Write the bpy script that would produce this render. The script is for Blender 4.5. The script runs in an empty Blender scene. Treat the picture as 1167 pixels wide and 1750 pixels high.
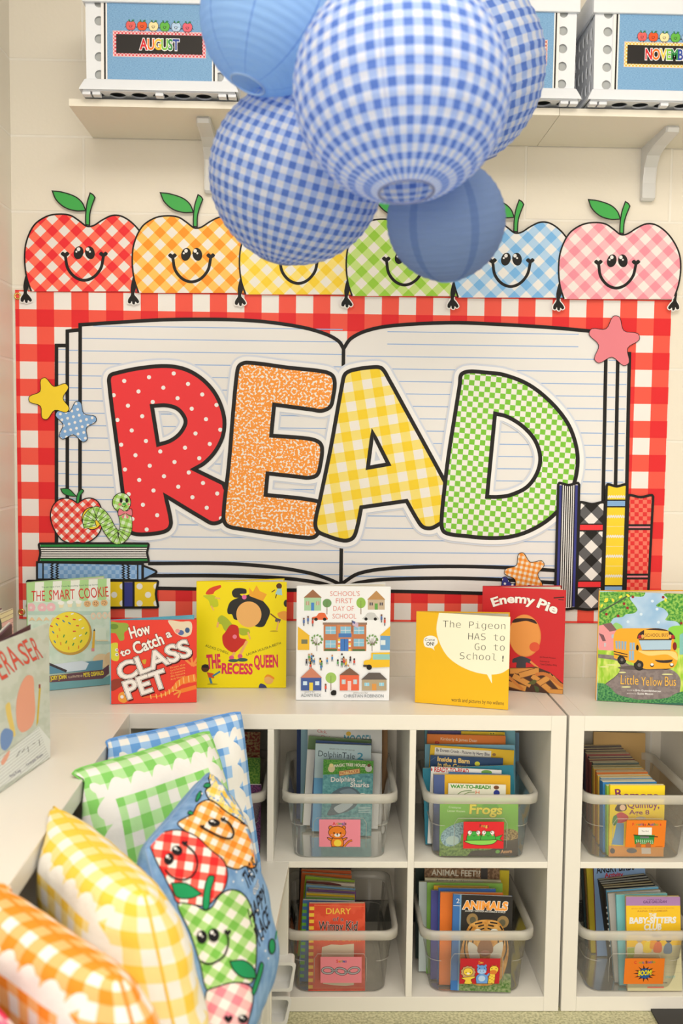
import bpy, bmesh, math, random
from mathutils import Vector, Matrix
from mathutils.geometry import tessellate_polygon
PI = math.pi
rnd = random.Random(7)
S = bpy.context.scene
COL = S.collection

# ------------------------------------------------------------------ camera
CX, CY, CZ = 0.84730, -2.71976, 1.43108
PIT, YAW, ROL, FPX = -0.0722734, 0.0224948, 0.0118131, 1645.73
_c, _s = math.cos(YAW), math.sin(YAW)
FW = Vector((_s*math.cos(PIT), _c*math.cos(PIT), math.sin(PIT)))
_rt = Vector((_c, -_s, 0)); _up = _rt.cross(FW)
_c, _s = math.cos(ROL), math.sin(ROL)
RT = _c*_rt + _s*_up
UP = -_s*_rt + _c*_up
CAM = Vector((CX, CY, CZ))
cd = bpy.data.cameras.new('camera')
cam = bpy.data.objects.new('camera', cd); COL.objects.link(cam)
m3 = Matrix((RT, UP, -FW)).transposed()
cam.matrix_world = Matrix.Translation(CAM) @ m3.to_4x4()
cd.sensor_fit = 'VERTICAL'; cd.sensor_height = 36; cd.lens = FPX/1750*36
cd.clip_start = 0.02
cd.dof.use_dof = True; cd.dof.focus_distance = 2.60; cd.dof.aperture_fstop = 2.8
S.camera = cam

# ------------------------------------------------------------------ light
S.view_settings.view_transform = 'Standard'; S.view_settings.look = 'None'
S.view_settings.gamma = 1.0; S.view_settings.exposure = 0.06
S.view_settings.use_curve_mapping = False
W = bpy.data.worlds.new('room_ambience'); S.world = W; W.use_nodes = True
bg = W.node_tree.nodes['Background']
bg.inputs[0].default_value = (1.0, 0.90, 0.76, 1); bg.inputs[1].default_value = 1.0
def area(name, loc, target, sx, sy, power, col):
    l = bpy.data.lights.new(name, 'AREA'); l.shape = 'RECTANGLE'; l.size = sx; l.size_y = sy
    l.energy = power; l.color = col
    o = bpy.data.objects.new(name, l); COL.objects.link(o); o.location = loc
    o.rotation_euler = (Vector(target)-Vector(loc)).to_track_quat('-Z', 'Y').to_euler()
    return o
area('ceiling_panel_light', (0.9, -2.0, 3.03), (0.9, -1.999, 0), 2.4, 1.2, 41, (1, .90, .76))
area('bench_fill_light', (1.0, -2.4, 3.0), (0.25, -1.2, .7), .6, .6, 17, (1, .90, .76))  # unseen lamp added to brighten the pillows and the left shelf top
area('frontal_soft_light', (-1.0, -5.2, 1.35), (0.7, 0, 1.0), 3.6, 2.6, 125, (1, .90, .78))  # broad unseen light from behind the camera, placed to reach into the cubes
area('side_fill_light', (3.0, -3.6, 1.0), (1.1, -.3, .45), 1.4, 1.4, 12, (1, .90, .78))  # unseen side lamp added to lift the dark cube insides and bins

# ------------------------------------------------------------------ calibrated points: a photo pixel on a known plane of the room
def ray(u, v): return FW + RT*((u-583.5)/FPX) + UP*((875-v)/FPX)
def atY(u, v, y):
    d = ray(u, v); return CAM + d*((y-CY)/d.y)
def atZ(u, v, z):
    d = ray(u, v); return CAM + d*((z-CZ)/d.z)
def project(q):
    d = Vector(q)-CAM; z = d.dot(FW)
    return 583.5+FPX*d.dot(RT)/z, 875-FPX*d.dot(UP)/z

# ------------------------------------------------------------------ materials
def lin(c):
    c /= 255.0
    return c/12.92 if c <= .04045 else ((c+.055)/1.055)**2.4
def C(r, g, b):            # surface colour seen under the room's warm light
    w = (lin(243), lin(235), lin(222))
    return tuple(min(.92, max(.004, lin(x)/y*.80)) for x, y in zip((r, g, b), w)) + (1,)
MATS = {}
def newmat(name):
    m = bpy.data.materials.new(name); m.use_nodes = True
    return m, m.node_tree, m.node_tree.nodes['Principled BSDF']
def flat(r, g, b, rough=.5, spec=.3, name=None):
    k = ('f', r, g, b, rough, spec)
    if k not in MATS:
        m, t, p = newmat(name or 'paint_%02x%02x%02x' % (int(r), int(g), int(b)))
        p.inputs['Base Color'].default_value = C(r, g, b); p.inputs['Roughness'].default_value = rough
        p.inputs['Specular IOR Level'].default_value = spec
        MATS[k] = m
    return MATS[k]
class NT:                  # small node helper
    def __init__(s, t): s.t = t
    def n(s, ty, **kw):
        x = s.t.nodes.new(ty)
        for k, v in kw.items(): setattr(x, k, v)
        return x
    def L(s, a, b): s.t.links.new(a, b)
    def math(s, op, a, b=None, c=None):
        x = s.n('ShaderNodeMath', operation=op)
        for i, v in enumerate((a, b, c)):
            if v is None: continue
            if isinstance(v, (int, float)): x.inputs[i].default_value = v
            else: s.L(v, x.inputs[i])
        return x.outputs[0]
    def mix(s, f, a, b):
        x = s.n('ShaderNodeMix', data_type='RGBA')
        for i, v in ((0, f), (6, a), (7, b)):
            if isinstance(v, (int, float)): x.inputs[i].default_value = v
            elif isinstance(v, tuple): x.inputs[i].default_value = v
            else: s.L(v, x.inputs[i])
        return x.outputs[2]
    def uv(s, P, ang=0, ox=0, oy=0, Py=None):
        u = s.n('ShaderNodeUVMap'); mp = s.n('ShaderNodeMapping', vector_type='TEXTURE')
        mp.inputs['Location'].default_value = (ox, oy, 0); mp.inputs['Rotation'].default_value = (0, 0, math.radians(ang))
        mp.inputs['Scale'].default_value = (P, Py or P, 1)
        s.L(u.outputs[0], mp.inputs[0])
        sp = s.n('ShaderNodeSeparateXYZ'); s.L(mp.outputs[0], sp.inputs[0])
        return sp.outputs[0], sp.outputs[1], mp.outputs[0]
def stripes(h, x, duty=.5): return h.math('LESS_THAN', h.math('FRACT', x), duty)
def gingham_col(h, x, y, white, light, dark, duty=.5):
    a, b = stripes(h, x, duty), stripes(h, y, duty)
    c1 = h.mix(h.math('MAXIMUM', a, b), C(*white), C(*light))
    return h.mix(h.math('MULTIPLY', a, b), c1, C(*dark))
def gingham(key, white, light, dark, P, ang=0, ox=0, oy=0, rough=.5, duty=.5):
    k = ('g', key)
    if k not in MATS:
        m, t, p = newmat('gingham_'+key); h = NT(t)
        x, y, _ = h.uv(P, ang, ox, oy)
        h.L(gingham_col(h, x, y, white, light, dark, duty), p.inputs['Base Color'])
        p.inputs['Roughness'].default_value = rough; p.inputs['Specular IOR Level'].default_value = .25
        MATS[k] = m
    return MATS[k]
def checker(key, a, b, P, ang=0, ox=0, oy=0, rough=.5):
    k = ('c', key)
    if k not in MATS:
        m, t, p = newmat('checker_'+key); h = NT(t)
        x, y, _ = h.uv(P, ang, ox, oy)
        f = h.math('ABSOLUTE', h.math('SUBTRACT', stripes(h, x), stripes(h, y)))
        h.L(h.mix(f, C(*a), C(*b)), p.inputs['Base Color']); p.inputs['Roughness'].default_value = rough
        p.inputs['Specular IOR Level'].default_value = .25
        MATS[k] = m
    return MATS[k]
def dots(key, base, dot, P, r, ang=0, ox=0, oy=0, Py=None):
    k = ('d', key)
    if k not in MATS:
        m, t, p = newmat('dots_'+key); h = NT(t); Py = Py or P
        x, y, _ = h.uv(1, ang, ox, oy)
        def dist(sh):
            fx = h.math('MULTIPLY', h.math('SUBTRACT', h.math('FRACT', h.math('ADD', h.math('DIVIDE', x, P), sh)), .5), P)
            fy = h.math('MULTIPLY', h.math('SUBTRACT', h.math('FRACT', h.math('ADD', h.math('DIVIDE', y, Py), sh)), .5), Py)
            return h.math('SQRT', h.math('ADD', h.math('MULTIPLY', fx, fx), h.math('MULTIPLY', fy, fy)))
        d = h.math('MINIMUM', dist(0), dist(.5))
        h.L(h.mix(h.math('LESS_THAN', d, r), C(*base), C(*dot)), p.inputs['Base Color'])
        p.inputs['Roughness'].default_value = .5; p.inputs['Specular IOR Level'].default_value = .25
        MATS[k] = m
    return MATS[k]
def noisy(key, a, b, scale, lo=.45, hi=.55, rough=.5, detail=2, stretch=1, c3=None):
    k = ('n', key)
    if k not in MATS:
        m, t, p = newmat('mottled_'+key); h = NT(t)
        x, y, v = h.uv(1, Py=stretch)
        no = h.n('ShaderNodeTexNoise'); no.inputs['Scale'].default_value = scale; no.inputs['Detail'].default_value = detail
        h.L(v, no.inputs['Vector'])
        r = h.n('ShaderNodeMapRange'); r.inputs[1].default_value = lo; r.inputs[2].default_value = hi
        h.L(no.outputs[0], r.inputs[0])
        col = h.mix(r.outputs[0], C(*a), C(*b))
        h.L(col, p.inputs['Base Color']); p.inputs['Roughness'].default_value = rough
        p.inputs['Specular IOR Level'].default_value = .25
        MATS[k] = m
    return MATS[k]

# ------------------------------------------------------------------ objects
def children_local(parent): return parent.location if parent is not None else Vector((0, 0, 0))
def tag(o, label=None, cat=None, group=None, kind=None):
    if label: o['label'] = label
    if cat: o['category'] = cat
    if group: o['group'] = group
    if kind: o['kind'] = kind
    return o
def thing(name, label, cat, loc=(0, 0, 0), group=None):
    o = bpy.data.objects.new(name, None); COL.objects.link(o); o.location = loc
    o.empty_display_size = .05
    return tag(o, label, cat, group)
class B:
    """mesh builder: geometry is given in room coordinates; build() stores it relative to the parent thing"""
    def __init__(s): s.bm = bmesh.new(); s.mats = []
    def mi(s, m):
        if m not in s.mats: s.mats.append(m)
        return s.mats.index(m)
    def face(s, pts, m):
        f = s.bm.faces.new([s.bm.verts.new(p) for p in pts]); f.material_index = s.mi(m); return f
    def box(s, x0, y0, z0, x1, y1, z1, m, bev=0.0, xf=None, seg=2):
        r = bmesh.ops.create_cube(s.bm, size=1)
        vs = r['verts']
        for v in vs: v.co = Vector((x0+(v.co.x+.5)*(x1-x0), y0+(v.co.y+.5)*(y1-y0), z0+(v.co.z+.5)*(z1-z0)))
        i = s.mi(m)
        fs = {f for v in vs for f in v.link_faces}
        for f in fs: f.material_index = i
        if bev:
            es = list({e for v in vs for e in v.link_edges})
            r = bmesh.ops.bevel(s.bm, geom=es, offset=bev, segments=seg, affect='EDGES', profile=.6)
            for f in r['faces']: f.material_index = i
            vs = [v for v in {v for f in r['faces'] for v in f.verts} | {v for v in vs if v.is_valid}]
        if xf is not None:
            for v in vs: v.co = xf @ v.co
        return vs
    def prism(s, loop, holes, dvec, m, origin=(0, 0, 0), ex=(1, 0, 0), ey=(0, 0, 1)):
        """a flat plate: 2-D outline (with holes) laid in the plane origin+x*ex+y*ey and thickened along dvec"""
        o, ex, ey, d = Vector(origin), Vector(ex), Vector(ey), Vector(dvec); i = s.mi(m)
        loops = [loop]+list(holes); P = [Vector((a, b, 0)) for l in loops for (a, b) in l]
        tri = tessellate_polygon([[Vector((a, b, 0)) for (a, b) in l] for l in loops])
        v0 = [s.bm.verts.new(o+ex*p.x+ey*p.y) for p in P]; v1 = [s.bm.verts.new(v.co+d) for v in v0]
        for t in tri:
            for vs in (v0, v1):
                try: f = s.bm.faces.new([vs[k] for k in t]); f.material_index = i
                except ValueError: pass
        k = 0
        for l in loops:
            n = len(l)
            for a in range(n):
                b = (a+1) % n
                f = s.bm.faces.new([v0[k+a], v0[k+b], v1[k+b], v1[k+a]]); f.material_index = i
            k += n
    def tube(s, pts, r, m, n=10, caps=True, rs=None):
        pts = [Vector(p) for p in pts]; i = s.mi(m); rings = []
        for k, p in enumerate(pts):
            t = (pts[min(k+1, len(pts)-1)]-pts[max(k-1, 0)]).normalized()
            a = t.orthogonal().normalized() if not rings else (pa-t*pa.dot(t)).normalized()
            pa = a; b = t.cross(a); rr = rs[k] if rs else r
            rings.append([s.bm.verts.new(p+(a*math.cos(q)+b*math.sin(q))*rr) for q in [2*PI*j/n for j in range(n)]])
        for A, Bq in zip(rings, rings[1:]):
            for j in range(n):
                f = s.bm.faces.new([A[j], A[(j+1) % n], Bq[(j+1) % n], Bq[j]]); f.material_index = i; f.smooth = True
        if caps:
            for R in (rings[0], rings[-1]):
                f = s.bm.faces.new(R); f.material_index = i
    def torus(s, c, axis, R, r, m, n=32, k=8):
        c, ax = Vector(c), Vector(axis).normalized(); a = ax.orthogonal().normalized(); b = ax.cross(a); i = s.mi(m); g = []
        for j in range(n):
            d = a*math.cos(2*PI*j/n)+b*math.sin(2*PI*j/n)
            g.append([s.bm.verts.new(c+d*(R+r*math.cos(2*PI*q/k))+ax*(r*math.sin(2*PI*q/k))) for q in range(k)])
        for j in range(n):
            for q in range(k):
                f = s.bm.faces.new([g[j][q], g[(j+1) % n][q], g[(j+1) % n][(q+1) % k], g[j][(q+1) % k]]); f.material_index = i; f.smooth = True
    def build(s, name, parent=None, smooth=False, fixn=True):
        if fixn: bmesh.ops.recalc_face_normals(s.bm, faces=s.bm.faces)
        off = children_local(parent)
        for v in s.bm.verts: v.co -= off
        me = bpy.data.meshes.new(name); s.bm.to_mesh(me); s.bm.free()
        for m in s.mats: me.materials.append(m)
        if smooth:
            for f in me.polygons: f.use_smooth = True
        o = bpy.data.objects.new(name, me); COL.objects.link(o); o.parent = parent
        return o
def dup(root, loc):
    r = root.copy(); COL.objects.link(r); r.location = loc
    for ch in list(root.children):
        c = ch.copy(); COL.objects.link(c); c.parent = r
        for g in ch.children:
            d = g.copy(); COL.objects.link(d); d.parent = c
    return r

# ------------------------------------------------------------------ flat printed artwork
def spl(pts, closed=True, n=6):
    """smooth curve through the points; a point given as (x, y, 1) stays a sharp corner"""
    P = [(p[0], p[1]) for p in pts]; sh = [len(p) > 2 and p[2] for p in pts]; N = len(P); out = []
    for i in range(N if closed else N-1):
        p1, p2 = P[i], P[(i+1) % N]; j2 = (i+1) % N
        p0 = P[(i-1) % N] if (closed or i > 0) else p1
        p3 = P[(i+2) % N] if (closed or i+2 < N) else p2
        L = math.dist(p1, p2)
        def tan(a, b, c, sharp, first):
            if sharp: return ((p2[0]-p1[0]), (p2[1]-p1[1]))
            l1, l2 = math.dist(a, b) or 1e-9, math.dist(b, c) or 1e-9
            tx = (c[0]-a[0])/(l1+l2); ty = (c[1]-a[1])/(l1+l2)
            return tx*L, ty*L
        t1 = tan(p0, p1, p2, sh[i], 1); t2 = tan(p1, p2, p3, sh[j2], 0)
        for k in range(n):
            t = k/n; a = 2*t**3-3*t**2+1; b = t**3-2*t**2+t; c = -2*t**3+3*t**2; d = t**3-t**2
            out.append((a*p1[0]+b*t1[0]+c*p2[0]+d*t2[0], a*p1[1]+b*t1[1]+c*p2[1]+d*t2[1]))
    if not closed: out.append(P[-1])
    return out
def ellp(cx, cy, rx, ry, rot=0, n=24, a0=0, a1=360):
    c, s = math.cos(math.radians(rot)), math.sin(math.radians(rot)); o = []
    full = a1-a0 >= 360
    for k in range(n if full else n+1):
        t = math.radians(a0+(a1-a0)*k/n); x, y = rx*math.cos(t), ry*math.sin(t)
        o.append((cx+x*c-y*s, cy+x*s+y*c))
    return o
def starp(cx, cy, R, rot=0, inner=.5, n=5):
    P = []
    for k in range(2*n):
        a = math.radians(rot-90+180/n*k); q = R if k % 2 == 0 else R*inner
        if k % 2 == 0:
            for da in (-.13, .13): P.append((cx+q*.97*math.cos(a+da), cy+q*.97*math.sin(a+da)))
        else: P.append((cx+q*math.cos(a), cy+q*math.sin(a)))
    return spl(P, True, 4)
FONTS = {}
def font(k):
    if k is None: return None
    if k not in FONTS:
        FONTS[k] = None
        try:
            import os
            FONTS[k] = bpy.data.fonts.load(os.path.join(bpy.utils.system_resource('DATAFILES'), 'fonts', k))
        except Exception: pass
    return FONTS[k]
MONO = 'DejaVuSansMono.woff2'
_GC = {}
def glyphs(s, bold, fk):
    key = (s, round(bold, 3), fk)
    if key not in _GC:
        cu = bpy.data.curves.new('t', 'FONT'); cu.body = s; cu.offset = bold; cu.resolution_u = 3
        f = font(fk)
        if f: cu.font = f
        o = bpy.data.objects.new('t', cu); COL.objects.link(o)
        dg = bpy.context.evaluated_depsgraph_get(); dg.update()
        me = bpy.data.meshes.new_from_object(o.evaluated_get(dg))
        V = [(v.co.x, v.co.y) for v in me.vertices]; F = [tuple(p.vertices) for p in me.polygons]
        bpy.data.objects.remove(o); bpy.data.curves.remove(cu); bpy.data.meshes.remove(me)
        _GC[key] = (V, F)
    return _GC[key]
class Art:
    """flat coloured shapes in sheet coordinates, one layer of ink above the other"""
    def __init__(s, step=1.5e-5): s.items = []; s.k = 0; s.step = step; s.tr = lambda x, y: (x, y); s.sc = 1
    def crop(s, x0, y0, sc): s.tr = lambda x, y: (x0+x*sc, y0+y*sc); s.sc = sc; return s
    def add(s, V, F, mat, up=1):
        s.k += up; s.items.append(([s.tr(*v) for v in V], F, mat, s.k))
    def poly(s, pts, mat, holes=()):
        ls = [list(pts)]+[list(h) for h in holes]; V = [p[:2] for l in ls for p in l]
        s.add(V, [tuple(t) for t in tessellate_polygon([[Vector((p[0], p[1], 0)) for p in l] for l in ls])], mat)
    def rect(s, x0, y0, x1, y1, mat): s.add([(x0, y0), (x1, y0), (x1, y1), (x0, y1)], [(0, 1, 2, 3)], mat)
    def ell(s, cx, cy, rx, ry, mat, rot=0, n=20): s.add(ellp(cx, cy, rx, ry, rot, n), [tuple(range(n))], mat)
    def line(s, pts, w, mat, closed=False):
        P = []
        for p in pts:
            if not P or math.dist(p[:2], P[-1]) > 1e-6: P.append((p[0], p[1]))
        if closed and math.dist(P[0], P[-1]) < 1e-6: P.pop()
        N = len(P); A = []; ws = w if isinstance(w, (list, tuple)) else None
        for i in range(N):
            a = P[(i-1) % N] if (closed or i) else None; c = P[(i+1) % N] if (closed or i < N-1) else None; b = P[i]
            ww = ws[min(len(ws)-1, int(i*len(ws)/N))] if ws else w
            def nr(p, q):
                l = math.dist(p, q) or 1e-9; return (-(q[1]-p[1])/l, (q[0]-p[0])/l)
            if a is None: n = nr(b, c)
            elif c is None: n = nr(a, b)
            else:
                n1, n2 = nr(a, b), nr(b, c); n = (n1[0]+n2[0], n1[1]+n2[1]); l = math.hypot(*n)
                if l < .3: n = n1
                else:
                    n = (n[0]/l, n[1]/l); k = min(2.2, 1/max(.2, n[0]*n1[0]+n[1]*n1[1])); n = (n[0]*k, n[1]*k)
            A.append((b[0]+n[0]*ww/2, b[1]+n[1]*ww/2)); A.append((b[0]-n[0]*ww/2, b[1]-n[1]*ww/2))
        M = N if closed else N-1
        s.add(A, [(2*i, 2*i+1, 2*((i+1) % N)+1, 2*((i+1) % N)) for i in range(M)], mat)
    def halo(s, pts, w, mat, closed=True):      # a wide round-cornered border
        N = len(pts)
        for i in range(N if closed else N-1):
            a, b = pts[i], pts[(i+1) % N]; l = math.dist(a, b)
            if l < 1e-6: continue
            n = (-(b[1]-a[1])/l*w/2, (b[0]-a[0])/l*w/2)
            s.add([(a[0]+n[0], a[1]+n[1]), (b[0]+n[0], b[1]+n[1]), (b[0]-n[0], b[1]-n[1]), (a[0]-n[0], a[1]-n[1])], [(0, 1, 2, 3)], mat, .25)
            s.add(ellp(a[0], a[1], w/2, w/2, 0, 14), [tuple(range(14))], mat, .25)
    def text(s, t, p0, p1, h, mat, bold=0, fk=None, under=None, uw=.05, arc=0, sh=0):
        """letters fitted between two baseline points; h = height of the tallest letter"""
        V0, F0 = glyphs(t, 0, fk)
        x0 = min(v[0] for v in V0); x1 = max(v[0] for v in V0)
        y1 = max(v[1] for v in glyphs('H', 0, fk)[0])
        dx, dy = p1[0]-p0[0], p1[1]-p0[1]; l = math.hypot(dx, dy); ux, uy = dx/l, dy/l
        for mm, bo in (((under, bold+uw),) if under else ())+((mat, bold),):
            V, F = glyphs(t, bo, fk); O = []
            for a, b in V:
                q = (a-x0)/(x1-x0); y = b/y1*h; x = q*l+sh*y
                if arc:
                    th = (q-.5)*arc; R = l/arc; x = l/2+(R+y)*math.sin(th); y = (R+y)*math.cos(th)-R*math.cos(arc/2)
                O.append((p0[0]+ux*x+uy*y, p0[1]+uy*x-ux*y))
            s.add(O, F, mm)
    def letters(s, t, p0, p1, h, mats, bold=0, under=None, uw=.05, gap=.12):
        ws = []
        for ch in t:
            V = glyphs(ch, 0, None)[0]; ws.append(max(v[0] for v in V)-min(v[0] for v in V) if V else .3)
        tot = sum(ws)+gap*(len(t)-1); q = 0
        for ps in (0, 1) if under else (1,):
            q = 0
            for i, ch in enumerate(t):
                a, b = q/tot, (q+ws[i])/tot; q += ws[i]+gap
                A = (p0[0]+(p1[0]-p0[0])*a, p0[1]+(p1[1]-p0[1])*a); D = (p0[0]+(p1[0]-p0[0])*b, p0[1]+(p1[1]-p0[1])*b)
                if ps == 0: s.text(ch, A, D, h, under, bold+uw)
                else: s.text(ch, A, D, h, mats[i % len(mats)], bold)
    def into(s, b, fn, nfn=None, maxe=None, clip=None):
        """ink the shapes into builder b; fn(u, v, height) -> room point"""
        uvl = b.bm.loops.layers.uv.verify()
        for V, F, mat, k in s.items:
            tb = bmesh.new(); vs = [tb.verts.new((p[0], p[1], 0)) for p in V]
            for f in F:
                try: tb.faces.new([vs[i] for i in f])
                except ValueError: pass
            if clip:
                x0, y0, x1, y1 = clip
                for co, no in (((x0, 0, 0), (-1, 0, 0)), ((x1, 0, 0), (1, 0, 0)), ((0, y0, 0), (0, -1, 0)), ((0, y1, 0), (0, 1, 0))):
                    bmesh.ops.bisect_plane(tb, geom=tb.verts[:]+tb.edges[:]+tb.faces[:], plane_co=co, plane_no=no, clear_outer=True)
            if maxe:
                for _ in range(5):
                    es = [e for e in tb.edges if e.calc_length() > maxe]
                    if not es: break
                    bmesh.ops.subdivide_edges(tb, edges=es, cuts=1)
                    bmesh.ops.triangulate(tb, faces=[f for f in tb.faces if len(f.verts) > 4])
            mi = b.mi(mat); mp = {}
            for v in tb.verts: mp[v] = (b.bm.verts.new(fn(v.co.x, v.co.y, k*s.step)), (v.co.x, v.co.y))
            for f in tb.faces:
                try: g = b.bm.faces.new([mp[v][0] for v in f.verts])
                except ValueError: continue
                g.material_index = mi
                for lp, v in zip(g.loops, f.verts): lp[uvl].uv = mp[v][1]
            tb.free()
def homog(src, dst):
    """projective map taking 4 src points to 4 dst points"""
    A = []; b = []
    for (x, y), (u, v) in zip(src, dst):
        A.append([x, y, 1, 0, 0, 0, -u*x, -u*y]); b.append(u)
        A.append([0, 0, 0, x, y, 1, -v*x, -v*y]); b.append(v)
    n = 8; M = [r+[q] for r, q in zip(A, b)]
    for i in range(n):
        p = max(range(i, n), key=lambda r: abs(M[r][i])); M[i], M[p] = M[p], M[i]
        for r in range(n):
            if r != i:
                k = M[r][i]/M[i][i]; M[r] = [a-k*c for a, c in zip(M[r], M[i])]
    h = [M[i][n]/M[i][i] for i in range(n)]
    def f(x, y):
        w = h[6]*x+h[7]*y+1; return (h[0]*x+h[1]*y+h[2])/w, (h[3]*x+h[4]*y+h[5])/w
    return f
BLK = flat(24, 22, 22, .5, .25, 'black_ink'); WHT = flat(240, 233, 224, .55, .25, 'white_print')
# ================================================================== the room
def block_wall(name, axis):
    m, t, p = newmat(name); h = NT(t)
    g = h.n('ShaderNodeNewGeometry'); sp = h.n('ShaderNodeSeparateXYZ'); h.L(g.outputs['Position'], sp.inputs[0])
    cb = h.n('ShaderNodeCombineXYZ')
    u = h.math('ADD', sp.outputs[axis], 8*.4064-(.189 if axis == 0 else .21)); v = h.math('ADD', sp.outputs[2], 10*.2032-1.038)
    h.L(u, cb.inputs[0]); h.L(v, cb.inputs[1])
    br = h.n('ShaderNodeTexBrick', offset=.5, offset_frequency=2)
    br.inputs['Scale'].default_value = 1; br.inputs['Brick Width'].default_value = .4064; br.inputs['Row Height'].default_value = .2032
    br.inputs['Mortar Size'].default_value = .0048; br.inputs['Mortar Smooth'].default_value = .6; br.inputs['Bias'].default_value = -1
    br.inputs['Color1'].default_value = br.inputs['Color2'].default_value = C(236, 224, 203)
    br.inputs['Mortar'].default_value = C(240, 230, 212)
    h.L(cb.outputs[0], br.inputs['Vector']); h.L(br.outputs['Color'], p.inputs['Base Color'])
    p.inputs['Roughness'].default_value = .42; p.inputs['Specular IOR Level'].default_value = .3
    no = h.n('ShaderNodeTexNoise'); no.inputs['Scale'].default_value = 90; no.inputs['Detail'].default_value = 3
    h.L(g.outputs['Position'], no.inputs['Vector'])
    hgt = h.math('SUBTRACT', h.math('MULTIPLY', no.outputs[0], .28), h.math('MULTIPLY', br.outputs['Fac'], 1.0))
    bu = h.n('ShaderNodeBump'); bu.inputs['Strength'].default_value = .38; bu.inputs['Distance'].default_value = .004
    h.L(hgt, bu.inputs['Height']); h.L(bu.outputs[0], p.inputs['Normal'])
    return m
LW = -0.009
b = B(); b.box(LW-.15, .001, -.02, 3.3, .16, 3.05, block_wall('painted_block_back', 0)); tag(b.build('wall_back'), kind='structure')
b = B(); b.box(LW-.15, -2.9, -.02, LW, .001, 3.05, block_wall('painted_block_left', 1)); tag(b.build('wall_left'), kind='structure')
b = B(); b.box(3.3, -4.2, -.02, 3.45, .16, 3.05, MATS.setdefault('bw', block_wall('painted_block_right', 1))); tag(b.build('wall_right'), kind='structure')
b = B(); b.box(LW-.15, -4.2, 3.05, 3.45, .16, 3.15, flat(226, 218, 202, .8)); tag(b.build('ceiling'), kind='structure')
m, t, p = newmat('speckled_vinyl'); h = NT(t)
g = h.n('ShaderNodeNewGeometry'); n1 = h.n('ShaderNodeTexNoise'); n1.inputs['Scale'].default_value = 160; n1.inputs['Detail'].default_value = 3
h.L(g.outputs['Position'], n1.inputs['Vector']); r1 = h.n('ShaderNodeMapRange'); r1.inputs[1].default_value = .32; r1.inputs[2].default_value = .62
h.L(n1.outputs[0], r1.inputs[0]); h.L(h.mix(r1.outputs[0], C(158, 154, 112), C(216, 208, 162)), p.inputs['Base Color']); p.inputs['Roughness'].default_value = .35
b = B(); b.box(LW-.15, -4.2, -.1, 3.4, .16, -.001, m); tag(b.build('floor'), kind='structure')
b = B(); b.box(LW, -.008, 0, 3.4, .001, .10, flat(38, 40, 36, .4), .002); tag(b.build('baseboard_back'), kind='structure')

# ================================================================== white cube shelving
LAM = flat(240, 231, 214, .32, .4, 'white_laminate')
CELL, OUT, MID, DEP, HT = .335, .038, .016, .39, .762
def cube_unit(name, label, ncol, loc, group):
    """loc = back left bottom corner; the open front faces -Y"""
    t = thing(name, label, 'shelf', loc, group); X, Y, Z = loc; W_ = ncol*CELL+(ncol-1)*MID+2*OUT; f = Y-DEP; e = .0012
    def part(n, *a):
        q = B(); q.box(*a, LAM, e); return q.build(n, t)
    part('side_panel', X, f, Z, X+OUT, Y, Z+HT); part('side_panel', X+W_-OUT, f, Z, X+W_, Y, Z+HT)
    part('top_panel', X+OUT, f, Z+HT-OUT, X+W_-OUT, Y, Z+HT); part('bottom_panel', X+OUT, f, Z, X+W_-OUT, Y, Z+OUT)
    for c in range(ncol):
        x0 = X+OUT+c*(CELL+MID)
        if c < ncol-1: part('divider', x0+CELL, f, Z+OUT, x0+CELL+MID, Y, Z+HT-OUT)
        part('middle_shelf', x0, f, Z+OUT+CELL, x0+CELL, Y, Z+OUT+CELL+MID)
    return t
cube_unit('cube_bookshelf', 'long white cube bookshelf under the banner, its cubes holding clear book bins', 4, (0.0, -.0005, 0), None)
cube_unit('cube_bookshelf', 'white cube bookshelf at the right edge, under the upright bus picture book', 2, (1.4705, -.0005, 0), None)
lu = cube_unit('cube_bookshelf', 'white cube bookshelf along the left wall, running behind the heap of pillows', 4, (0, 0, 0), None)
lu.rotation_euler.z = PI/2; lu.location = (-.004, -.392-1.464, 0)

# storage bench under the pillows
BW = flat(240, 232, 214, .35, .4, 'bench_laminate')
def bench(label, loc, ln, wd, ht, rot, bins):
    t = thing('storage_bench', label, 'bench', loc)
    def part(n, x0, y0, z0, x1, y1, z1):
        q = B(); q.box(x0+loc[0], y0+loc[1], z0, x1+loc[0], y1+loc[1], z1, BW, .0015); q.build(n, t)
    part('top_panel', -wd, -ln, ht-.018, 0, 0, ht)
    part('side_panel', -wd, -.018, 0, 0, 0, ht-.0185); part('side_panel', -wd, -ln, 0, 0, -ln+.018, ht-.0185)
    part('back_panel', -wd, -ln+.0185, 0, -wd+.008, -.0185, ht-.0185)
    t.rotation_euler.z = rot
    return t
BH = .3893
bench('white low storage bench end with small white bins, standing against the bookshelf under the pillows', (.780, -.3935, 0), .405, .355, BH, math.radians(-3.4), 1)
bench('white low storage bench under the yellow pillow', (.752, -.805, 0), .40, .345, BH, 0, 0)
bench('white low storage bench nearest the camera under the orange pillow', (.752, -1.210, 0), .40, .345, BH, 0, 0)
PLA = flat(246, 240, 228, .3, .5, 'white_plastic')
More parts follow.
